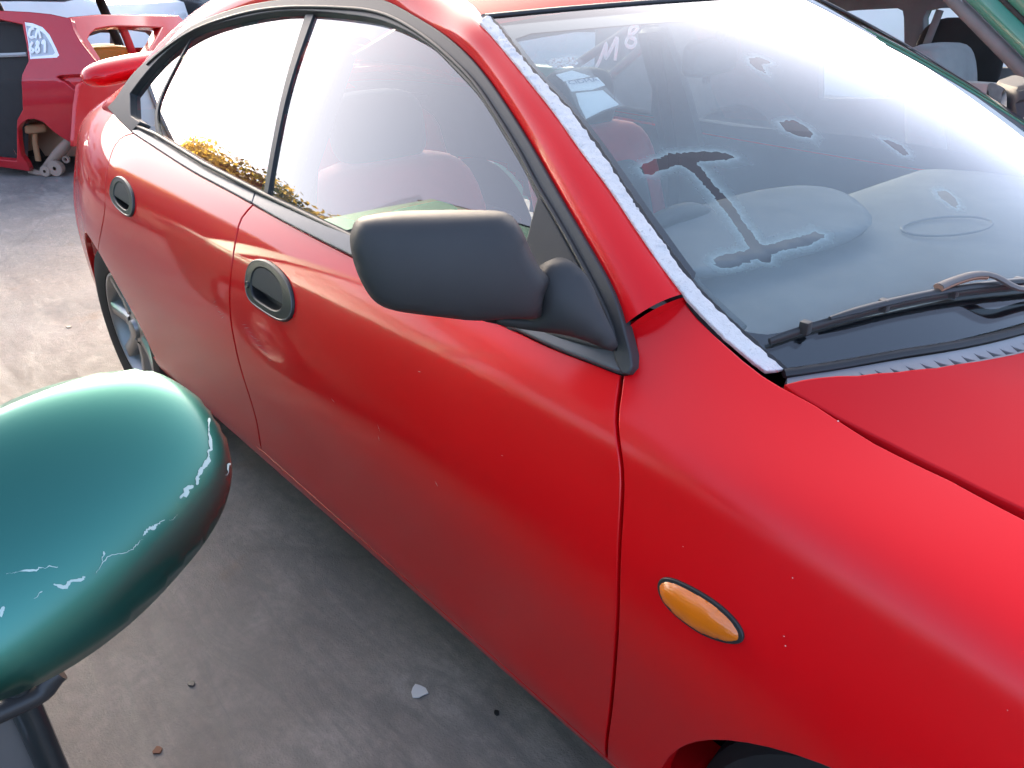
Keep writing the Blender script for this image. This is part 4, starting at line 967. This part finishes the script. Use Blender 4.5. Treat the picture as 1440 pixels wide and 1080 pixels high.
# rear side glass with the white painted number
rg = pp([(826,104),(838,86),(893,31),(908,52),(912,66),(862,112)], FY0+.04); rgp = panel('rear_side_glass', rg, PL(FY0+.04), GLASS_F, fcar, spacing=.08, thick=.005, r=.001)
for a, b_ in (((808,92),(908,26)), ((845,118),(914,58))): tube('window_channel', [at(a, y=FY0+.05), at(b_, y=FY0+.05)], .022, FTRIM, fcar, 8, .6, up=(0, -1, 0))
PWHITE = mat('white_paint_marks', (.85, .85, .84), .6)
def stroke(px, y, r_, parent, name='painted_mark'): P_ = at(np.array(px, float), y=y); tube(name, spline(P_, n=26), r_, PWHITE, parent, 6, .15, up=(0, 0, 1) if False else (0, -1, 0))
stroke([(838,95),(845,81),(853,61),(852,72),(851,83)], FY0+.03, .010, rgp); stroke([(851,83),(860,68),(868,53),(867,68),(865,85)], FY0+.03, .010, rgp)
stroke([(898,38),(891,36),(885,44),(886,52),(894,56),(892,64),(885,66),(880,61),(884,52),(892,46),(898,38)], FY0+.03, .009, rgp)
# ================================================================== RED WRECK
wr_ = tag(empty('wrecked_car', (-7.2, .9, 0)), 'red car shell without wheels or tailgate resting on the concrete', 'car'); wr_.location = (0, 0, 0)
H0 = np.array([-7.19, .86, 0]); E1 = np.array([.755, .656, 0]); E2 = np.array([.656, -.755, 0]); EZ = np.array([0, 0, 1.0])
def FW(u, z):
    u = np.atleast_1d(u).astype(float); z = np.atleast_1d(z).astype(float); o = .14-.30*np.maximum(z-.72, 0)-.12*((z-.6)/.4)**2*(z < .6)*.3-.25*np.maximum(u-.35, 0)**2
    return H0+u[:, None]*E1+o[:, None]*E2+z[:, None]*EZ
fwp = lambda px: on(px, FW, (-3.2, 1.0, -.05, 1.45), 60)
archw = [(24,181),(28,174),(37,167),(48,166),(61,171),(74,183),(83,190),(98,199)]
flank = fwp([(-90,10),(-40,12),(0,16),(40,18),(70,21),(98,27),(102,42),(111,58),(128,80),(142,96),(122,106),(112,122),(108,150),(104,185)]+archw[::-1]+[(25,198),(29,220),(37,231),(41,240),(0,234),(-60,224),(-60,214),(0,226),(24,228),(25,214),(25,170),(33,155),(32,128),(32,105),(41,86),(38,62),(32,33),(0,26),(-90,20)])
qg = fwp([(33,29.5),(45,31),(60,37),(70,48),(80,68),(84,78),(80,82),(41,84),(38,60)])
lamp = fwp([(77,108),(84,105),(100,104),(130,103),(124,108),(104,128),(92,118)])
fq = panel('quarter_panel', flank, FW, RED_W, wr_, spacing=.05, thick=.05, r=.008, holes=[qg, lamp], step=.03)
panel('lamp_recess', fwp([(74,106),(84,102),(100,101),(135,101),(128,110),(104,132),(90,120)]), FW, RED_IN, wr_, spacing=.04, thick=.01, r=.002, lift=-.05)
qc = qg.mean(0); brd = panel('quarter_glass_border', qg, FW, PWHITE, wr_, spacing=.04, thick=.01, r=.002, holes=[fwp([(35.5,35),(50,39),(63,48),(72,63),(77,74),(74,77),(43,80),(40,60)])], lift=-.004, step=.03)
qgl = panel('quarter_glass', fwp([(35,33),(50,37),(64,46),(74,62),(79,75),(75,79),(42,82),(39,60)]), FW, mat('dusty_glass', (.42, .44, .47), .2, coat=.5), wr_, spacing=.05, thick=.006, r=.001, lift=-.010)
def wstroke(px, r_):
    uv = fwp(spline(px, n=16)); P_ = FW(uv[:, 0], uv[:, 1])+E2*.0; tube('painted_mark', P_, r_, PWHITE, qgl, 6, .2, up=tuple(E2))
for s_, r_ in (([(48,40),(43,41),(41,50),(44,53),(48,51)], .010), ([(50,54),(53,42),(57,54)], .009), ([(46,59),(42,68),(44,74),(47,70),(43,68)], .009), ([(54,58),(51,61),(55,69),(52,74),(50,70),(54,62),(54,58)], .009), ([(59,62),(62,57),(63,74)], .010)): wstroke(s_, r_)
def FR(wd, z):       # rear face of the shell
    wd = np.atleast_1d(wd).astype(float); z = np.atleast_1d(z).astype(float); q_ = (wd-.72)/.72
    return H0+E1*(.62)+(.06*(1-q_*q_)-.28*np.maximum(z-.72, 0))[:, None]*E1+(.06-wd)[:, None]*E2+z[:, None]*EZ
frp = lambda px: on(px, FR, (-.1, 1.7, .1, 1.4), 60)
panel('tailgate_frame', frp([(98,26),(140,22),(252,23),(262,34),(215,110),(145,104),(128,80),(111,58),(102,42)]), FR, RED_IN, wr_, spacing=.05, thick=.08, r=.012, holes=[frp([(122,54),(126,46),(134,39),(150,36),(165,35),(230,37),(192,96),(149,97)])], step=.03, sign=-1 if False else 1)
panel('rear_valance', frp([(126,104),(215,110),(215,190),(104,205),(108,150),(112,122)]), FR, RED_IN, wr_, spacing=.05, thick=.03, r=.008)
def deep(px, back): return on_plane(px, H0+E1*(.62-back), E1)
tube('far_pillar', deep([(170,33),(180,58),(192,90)], .15), .035, RED_IN, wr_, 10, .8)
tube('roof_brace', deep([(178,38),(205,42),(222,56)], .25), .022, FTRIM, wr_, 8)
tube('inner_pillar', deep([(160,42),(160,70),(163,100)], .9), .035, INT, wr_, 8); tube('inner_rail', deep([(124,46),(140,41),(172,42)], .6), .028, INT, wr_, 8)
ORNG = mat('orange_plastic', (.62, .25, .015), .5)
dp = deep([(148,90),(142,70)], .8); blob('orange_bin', dp[0], (.16, .20, .10), ORNG, wr_, .35, .4); blob('cream_bag', dp[1]+np.array([0, 0, -.02]), (.12, .20, .07), mat('cream_fabric', (.75, .55, .28), .8), wr_, .7, .8); blob('orange_bin', deep([(152,84)], .45)[0], (.10, .17, .11), ORNG, wr_, .35, .4)
def tri_panel(name, P3, m, parent): return mesh(name, P3, [tuple(range(len(P3)))], m, parent, smooth=False)
def wq(px, o): return on_plane(px, H0+E2*o, E2)
# hollow inside
CAV = dark_plastic('wreck_inside', .022, .85, 120)
iu = lambda u, o, z: H0+E1*u+E2*o+EZ*z
panel('seat_side', fwp([(-60,28),(30,33),(37,60),(39,80),(31,104),(31,155),(23,172),(23,226),(-60,216)]), FW, CL_BLK, wr_, spacing=.08, thick=.06, r=.02, lift=-.065)
tube('seat_joint', spline(np.vstack([wq([(-20,78)], .02), wq([(20,77)], .03), wq([(38,76)], .02)]), n=8), .016, mat('grey_trim_strip', (.35, .35, .34), .5), wr_, 6)
blob('rear_seat', iu(-.62, -.42, .62), (.42, .42, .45), CL_BLK, wr_, .3, .3, rot=Matrix.Rotation(math.atan2(E1[1], E1[0]), 3, 'Z'))
blob('head_restraint', iu(-.52, -.20, 1.05), (.16, .16, .15), CL_BLK, wr_, .5, .5, rot=Matrix.Rotation(math.atan2(E1[1], E1[0]), 3, 'Z'))
bx = box('shell_floor', (0, 0, 0), (2.9, .9, .06), CAV, wr_, rot=(0, 0, math.atan2(E1[1], E1[0]))); bx.data.transform(Matrix.Translation(iu(-.9, -.75, .12)))
Gr = np.array([[iu(u, .02-o, 1.285+.05*(1-((o-.62)/.7)**2)-.04*max(0, u)**2) for o in np.linspace(0.02, 1.26, 9)] for u in np.linspace(-2.4, .52, 10)]); flip_to(grid('roof', Gr, RED_W, wr_), (0, 0, 1))
Gr3 = Gr.copy(); Gr3[:, :, 2] -= .04; flip_to(grid('headliner', Gr3, FTRIM, wr_), (0, 0, -1))
Gf = np.array([[iu(u, -1.28, z) for z in (.2, .86)] for u in (-2.6, .6)]); flip_to(grid('far_flank', Gf, RED_W, wr_), tuple(E2))
for u in (-1.9, -.9, .1): tube('far_post', [iu(u, -1.27, .8), iu(u-.08, -1.20, 1.30)], .04, CAV, wr_, 8)
DUST = mat('dusty_liner', (.44, .27, .18), .9); DUST2 = mat('dusty_steel', (.36, .26, .20), .85)
wa = fwp(archw); cu_, cz_ = wa[:, 0].mean(), .30
ang = np.linspace(-.3, math.pi+.3, 26); Gw = np.array([[iu(cu_+.36*math.cos(a), .13-o, .27+.34*math.sin(a)) for o in np.linspace(0.09, .38, 7)] for a in ang]); grid('arch_liner', Gw, DUST, wr_)
tri_panel('arch_wall', [iu(cu_+.37*math.cos(a), -.26, .27+.35*math.sin(a)) for a in np.linspace(-.5, math.pi+.5, 22)], DUST, wr_)
tube('damper', wq([(48,176),(49,200),(54,226)], -.02), .022, mat('rusty_damper', (.36, .20, .10), .8), wr_, 10)
blob('damper_mount', wq([(48,180)], -.04)[0], (.08, .08, .035), mat('rusty_damper', (.36, .20, .10), .8), wr_, .4, .4)
tube('trailing_arm', wq([(100,196),(84,214),(66,236)], -.05), [.05, .06, .05], DUST2, wr_, 12, .7); tube('lower_arm', wq([(42,240),(54,243),(70,245)], .0), .028, DUST2, wr_, 10, .8)
pt = wq([(66,240)], .03)[0]; lathe('bush_eye', [(.012, -.03), (.04, -.03), (.045, -.02), (.045, .02), (.04, .03), (.012, .03)], pt, tuple(E2), DUST2, wr_, 20)
pt = wq([(80,236)], .02)[0]; lathe('hub_flange', [(.015, -.03), (.05, -.03), (.06, 0), (.06, .03), (.015, .03)], pt, tuple(E2), DUST2, wr_, 24)
pt = wq([(93,224)], -.05)[0]; lathe('bracket_ring', [(.015, -.01), (.03, -.01), (.03, .01), (.015, .01)], pt, tuple(E2), DUST2, wr_, 16)
tube('axle_beam', [iu(cu_+.1, -.2, .10), iu(cu_+.1, -1.1, .10)], .05, DUST2, wr_, 10)
box('rest_block', iu(-1.2, -.6, .06), (.5, .9, .12), mat('old_timber', (.20, .14, .09), .9), wr_, rot=(0, 0, math.atan2(E1[1], E1[0])))
# ================================================================== BACKGROUND VEHICLES
def van(name, c, yaw, L_, Wd, Ht, m, label, cat='van', glass_z=(.55, .85)):
    v = tag(empty(name, (c[0], c[1], 0)), label, cat); v.rotation_euler = (0, 0, yaw)
    prof = [(-L_/2, .30), (-L_/2, Ht*.92), (-L_/2+.12, Ht), (L_*.22, Ht), (L_*.36, Ht*.62), (L_/2-.05, Ht*.52), (L_/2, Ht*.40), (L_/2, .30)]
    P_ = resample(np.array(prof), .25); bm = bmesh.new(); vs = [bm.verts.new((p[0], -Wd/2, p[1])) for p in P_]; f = bm.faces.new(vs); r_ = bmesh.ops.extrude_face_region(bm, geom=[f])
    bmesh.ops.translate(bm, vec=(0, Wd, 0), verts=[q_ for q_ in r_['geom'] if isinstance(q_, bmesh.types.BMVert)]); bmesh.ops.recalc_face_normals(bm, faces=bm.faces[:])
    ed = [e for e in bm.edges if abs(e.verts[0].co.y-e.verts[1].co.y) < 1e-5 and len(e.link_faces) == 2 and e.calc_face_angle(0) > .8]
    bmesh.ops.bevel(bm, geom=ed, offset=.07, segments=3, profile=.6, affect='EDGES'); me = bpy.data.meshes.new('body'); bm.to_mesh(me); bm.free(); sharp(link('body', me, m, v), 35)
    GD = mat('dark_window', (.02, .022, .025), .06, coat=1)
    for s_ in (-1, 1):
        for x0, x1 in ((-L_*.40, -L_*.16), (-L_*.14, L_*.06), (L_*.08, L_*.26)):
            box('side_window', ((x0+x1)/2, s_*(Wd/2+.002), Ht*.72), (x1-x0, .02, Ht*.24), GD, v, bev=.008)
        for x in (-L_*.30, L_*.32): plain_wheel(v, (x, s_*(Wd/2-.0), .30), (0, -s_, 0))
    sl = math.atan2(Ht*.38, L_*.14); box('windscreen', (L_*.293, 0, Ht*.81), (.02, Wd*.86, Ht*.34), GD, v, rot=(0, -(math.pi/2-sl), 0), bev=.008)
    box('rear_window', (-L_/2-.004, 0, Ht*.72), (.02, Wd*.7, Ht*.24), GD, v, bev=.008)
    for s_ in (-1, 1): box('head_lamp', (L_/2-.02, s_*Wd*.36, Ht*.42), (.06, .30, .14), mat('lamp_glass', (.7, .7, .7), .1, coat=1), v, bev=.02); box('tail_lamp', (-L_/2-.006, s_*Wd*.42, Ht*.50), (.03, .14, .32), mat('tail_red', (.4, .01, .01), .15, coat=1), v, bev=.01)
    box('front_bumper', (L_/2+.0, 0, .42), (.14, Wd*.98, .22), mat('bumper_grey', (.06, .06, .06), .6), v, bev=.05); box('rear_bumper', (-L_/2, 0, .42), (.12, Wd*.98, .2), MATS['bumper_grey'], v, bev=.05)
    return v
WHITE = paint('white_body_paint', (.80, .80, .79), .08, .12); SILVER = paint('silver_body_paint', (.45, .46, .47), .1, .1, metal=.6); BLUE = paint('blue_body_paint', (.03, .07, .20), .08, .1); SAND = paint('sand_body_paint', (.42, .33, .22), .12, .15)
van('parked_van', (-15.5, 2.6), math.radians(35), 5.2, 1.95, 2.2, WHITE, 'white van parked behind the red wreck')
van('parked_car', (-13.6, 6.6), math.radians(40), 4.4, 1.75, 1.46, WHITE, 'white car standing behind the tailgate opening of the red wreck')
van('parked_car', (-14.5, -1.2), math.radians(70), 4.3, 1.72, 1.45, SAND, 'sand coloured car far behind the open door of the red wreck')
van('parked_van', (-1.6, 8.2), math.radians(8), 5.2, 1.95, 2.1, WHITE, 'white van seen through the windows of the far green car')
van('parked_car', (-6.8, 6.4), math.radians(20), 4.3, 1.72, 1.45, WHITE, 'white car seen through the far side windows of the red car')
van('parked_car', (5.5, 6.5), math.radians(15), 4.3, 1.72, 1.45, SILVER, 'silver car standing beyond the windscreen pillar of the far green car')
van('parked_car', (-6.2, -3.9), math.radians(175), 4.4, 1.74, 1.45, BLUE, 'blue car in the row opposite, reflected in the red doors')
van('parked_car', (-11.0, -5.2), math.radians(170), 4.3, 1.72, 1.46, SAND, 'sand coloured car in the row opposite, reflected in the red doors')
# ================================================================== TREES, ADDED SUN BLOCKER
def leafmat(name, c1, c2):
    def bld(nt, b):
        oi = N(nt, 'ShaderNodeObjectInfo'); n = noise(nt, geo_pos(nt), .9, 3); nt.links.new(mix(nt, ramp(nt, n.outputs[0], [(.35, g(0)), (.65, g(1))]).outputs[0], c1, c2), b.inputs['Base Color'])
    m = mat(name, c1, .7, build=bld); t = m.node_tree; b = t.nodes['Principled BSDF']; out_ = t.nodes['Material Output']
    tl_ = N(t, 'ShaderNodeBsdfTranslucent'); tl_.inputs[0].default_value = (c2[0]*1.9, c2[1]*1.75, c2[2]*1.2, 1); ms_ = N(t, 'ShaderNodeMixShader'); ms_.inputs[0].default_value = .45
    t.links.new(b.outputs[0], ms_.inputs[1]); t.links.new(tl_.outputs[0], ms_.inputs[2]); t.links.new(ms_.outputs[0], out_.inputs[0]); return m
LEAF = leafmat('sunlit_gold_foliage', (.26, .20, .05), (.42, .31, .08)); LEAFG = leafmat('green_foliage', (.035, .06, .015), (.08, .09, .02))  # gold of the low sunlight is put into the first foliage's colours
BARK = mat('bark', (.10, .08, .06), .9)
def tree(c, hgt, rad, m, label, seed):
    r2 = np.random.default_rng(seed); t_ = tag(empty('tree', (c[0], c[1], c[2] if len(c) > 2 else 0)), label, 'tree', 'trees behind the yard'); th = hgt*.45
    pts = [(0, 0, -.3), (.1*r2.normal(), .1*r2.normal(), th*.5), (.2*r2.normal(), .2*r2.normal(), th), (.2*r2.normal(), .2*r2.normal(), hgt*.8)]
    tk = tube('trunk', spline(pts, n=10), np.linspace(rad*.10, rad*.03, 10), BARK, t_, 8)
    V = []; F = []; cl = []
    for k in range(16):
        a = r2.uniform(0, 2*math.pi); rr = rad*.72*math.sqrt(r2.uniform()); z = hgt*r2.uniform(.36, .90); sh_ = 1-.65*max(0, (z/hgt-.55)/.45); cl.append((rr*sh_*math.cos(a), rr*sh_*math.sin(a), z, rad*r2.uniform(.28, .45)))
    for (x, y, z, s_) in cl:
        q0 = np.array(pts[2])*.8; tube('limb', [q0, (q0+np.array([x, y, z]))/2+np.array([0, 0, .1]), (x, y, z)], [rad*.03, rad*.02, rad*.008], BARK, tk, 5)
        k_ = 620; d = unit(r2.normal(size=(k_, 3))); p = np.array([x, y, z])+d*(s_*r2.uniform(.45, 1.05, (k_, 1)))*np.array([1, 1, .75]); n_ = unit(d+.6*r2.normal(size=(k_, 3)))
        a_ = unit(np.cross(n_, r2.normal(size=(k_, 3)))); b_ = np.cross(n_, a_); l_ = rad*r2.uniform(.020, .042, (k_, 1)); i0 = len(V)*4*k_
        V.append(np.stack([p-a_*l_, p-b_*l_*.6, p+a_*l_, p+b_*l_*.6], 1).reshape(-1, 3)); F.append(np.arange(4*k_).reshape(-1, 4)+i0)
    V = np.vstack(V); F = np.vstack(F)
    mesh('crown', V, F, m, t_, smooth=False); return t_
hill = mesh('hillside', *(lambda G_: (G_.reshape(-1, 3), [(i*31+j, i*31+j+1, (i+1)*31+j+1, (i+1)*31+j) for i in range(11) for j in range(30)]))(np.array([[(-42-6.0*i, -60+3.0*j, -.3+1.05*i*(.8+.35*math.sin(j*.5+i))) for j in range(31)] for i in range(12)])), leafmat('scrub', (.09, .075, .03), (.15, .11, .05))); tag(hill, kind='structure')
tl = []
r3 = np.random.default_rng(5)
for az, dist, el in ((190, 50, 5), (193.5, 48, 6), (196.5, 47, 7), (198.4, 46, 9.6), (200.8, 45, 12.4), (202.6, 47, 12), (204.8, 45, 13.2), (208, 44, 14), (212, 46, 14), (217, 44, 14), (186, 54, 5)):
    a = math.radians(az); tl.append((dist*math.cos(a)-1.7, dist*math.sin(a), dist*math.tan(math.radians(el))+1.0))
kinds = ['tall golden crowned tree above the parked cars', 'broad olive tree on the slope beside the golden one']
for i, (x, y, top_z) in enumerate(tl):
    zb = max(0, (-42-x)/6*1.05*.7)*.9; hgt = top_z-zb
    tree((x, y, zb), hgt, max(2.6, hgt*.5), LEAFG if i in (2, 3, 6) else LEAF, 'dark green tree on the slope behind the yard' if i in (2, 3, 6) else 'tree coloured sunlit gold on the slope behind the yard', 40+i)
wh = tag(empty('sun_blocker', (42*math.cos(SUN_AZ), 42*math.sin(SUN_AZ), 0)), 'long white block added to keep the low sun off the yard', 'sun blocker'); wh.rotation_euler = (0, 0, SUN_AZ)  # added block: stops the low sun so the yard stays in shade
CLAD = mat('pale_cladding', (.78, .78, .76), .6); box('wall', (0, 0, 4.5), (12, 70, 9), CLAD, wh, bev=.05); box('roof', (0, 0, 9.15), (12.6, 70.6, .3), mat('roof_sheet', (.3, .3, .3), .5), wh, bev=.03)
for k in range(11): box('roller_door', (-6.03, -30+6*k, 2.0), (.08, 4.0, 4.0), mat('door_sheet', (.25, .28, .30), .5), wh, bev=.02); box('window', (-6.03, -30+6*k, 6.3), (.08, 2.4, 1.0), mat('dark_window', (.02, .022, .025), .06), wh, bev=.02)
# ================================================================== LITTER ON THE CONCRETE
def flake(px, s_, m, label, name, seed, cat='debris', zt=.003):
    r2 = np.random.default_rng(seed); c = at(px, z=0.0); k = 9; P_ = np.array([(c[0]+s_*r2.uniform(.55, 1.1)*math.cos(a), c[1]+s_*r2.uniform(.45, .9)*math.sin(a)) for a in np.linspace(0, 2*math.pi, k, endpoint=False)])
    o = panel(name, P_, lambda u, v: np.stack([u, v, zt+.35*s_*np.abs(np.sin((u-c[0])*40+seed))*.25], 1), m, None, spacing=s_*.5, thick=.0025, r=.0006, step=s_*.4)
    return tag(o, label, cat)
flake((590, 973), .022, mat('white_chip', (.62, .62, .62), .5), 'white broken plastic chip lying on the concrete beside the sill', 'plastic_chip', 3)
flake((97, 460), .016, RUBBER, 'dark crumb on the concrete behind the rear wheel', 'rubber_crumb', 4)
flake((270, 962), .009, RUBBER, 'small dark crumb on the concrete below the green mirror', 'rubber_crumb', 5)
flake((222, 1056), .011, mat('rust_flake', (.16, .07, .04), .8), 'rust brown sliver on the concrete beside the door edge of the green car', 'rust_flake', 6)
flake((698, 1003), .007, RUBBER, 'tiny dark crumb under the front door of the red car', 'rubber_crumb', 7)

# ================================================================== SCUFFS ON THE DOORS
SCUFF = mat('scuff_dust', (.50, .17, .17), .8)
def slivers(name, segs, parent, wd, seed, lift=.0006, m=SCUFF):
    r2 = np.random.default_rng(seed); V = []; F = []
    for a, b_ in segs:
        uv = bp([a, b_]); d = uv[1]-uv[0]; n_ = np.array([-d[1], d[0]])/max(np.linalg.norm(d), 1e-6)*wd*r2.uniform(.5, 1.2); md = (uv[0]+uv[1])/2
        q_ = np.array([uv[0], md+n_, uv[1], md-n_]); nn_ = fd_normals(B, q_, 1); i0 = len(V); V += list(B(q_[:, 0], q_[:, 1])+nn_*lift); F.append((i0, i0+1, i0+2, i0+3))
    return mesh(name, V, F, m, parent, smooth=False)
r4 = np.random.default_rng(11); sg = []
for k in range(13):
    x0 = 338+k*3.2; y0 = 452+k*4.6; sg.append(((x0+r4.uniform(-2, 2), y0), (x0+r4.uniform(6, 13), y0-r4.uniform(3, 10)+9)))
for k in range(8): x0 = 300+k*2.8; y0 = 426+k*5.4; sg.append(((x0, y0), (x0+r4.uniform(4, 9), y0+r4.uniform(-4, 4))))
slivers('scuff_mark', [s_ for s_ in sg if s_[0][0] > 337 and s_[1][0] > 337], fd, .0006, 1); slivers('scuff_mark', [s_ for s_ in sg if s_[1][0] < 319], rd, .0007, 2)
CHIPW = mat('pale_stone_chip', (.62, .45, .42), .7)
slivers('stone_chip', [((531,596),(535,608)), ((532,612),(534,620)), ((612,676),(616,684)), ((466,560),(471,566)), ((705,640),(708,641)), ((588,522),(592,523))], fd, .0007, 3, m=CHIPW)
slivers('stone_chip', [((1104,907),(1106,909)), ((1102,894),(1104,895)), ((1114,812),(1116,813)), ((960,768),(962,769)), ((1177,592),(1180,593)), ((1416,998),(1418,999))], wing, .0008, 4, m=CHIPW)
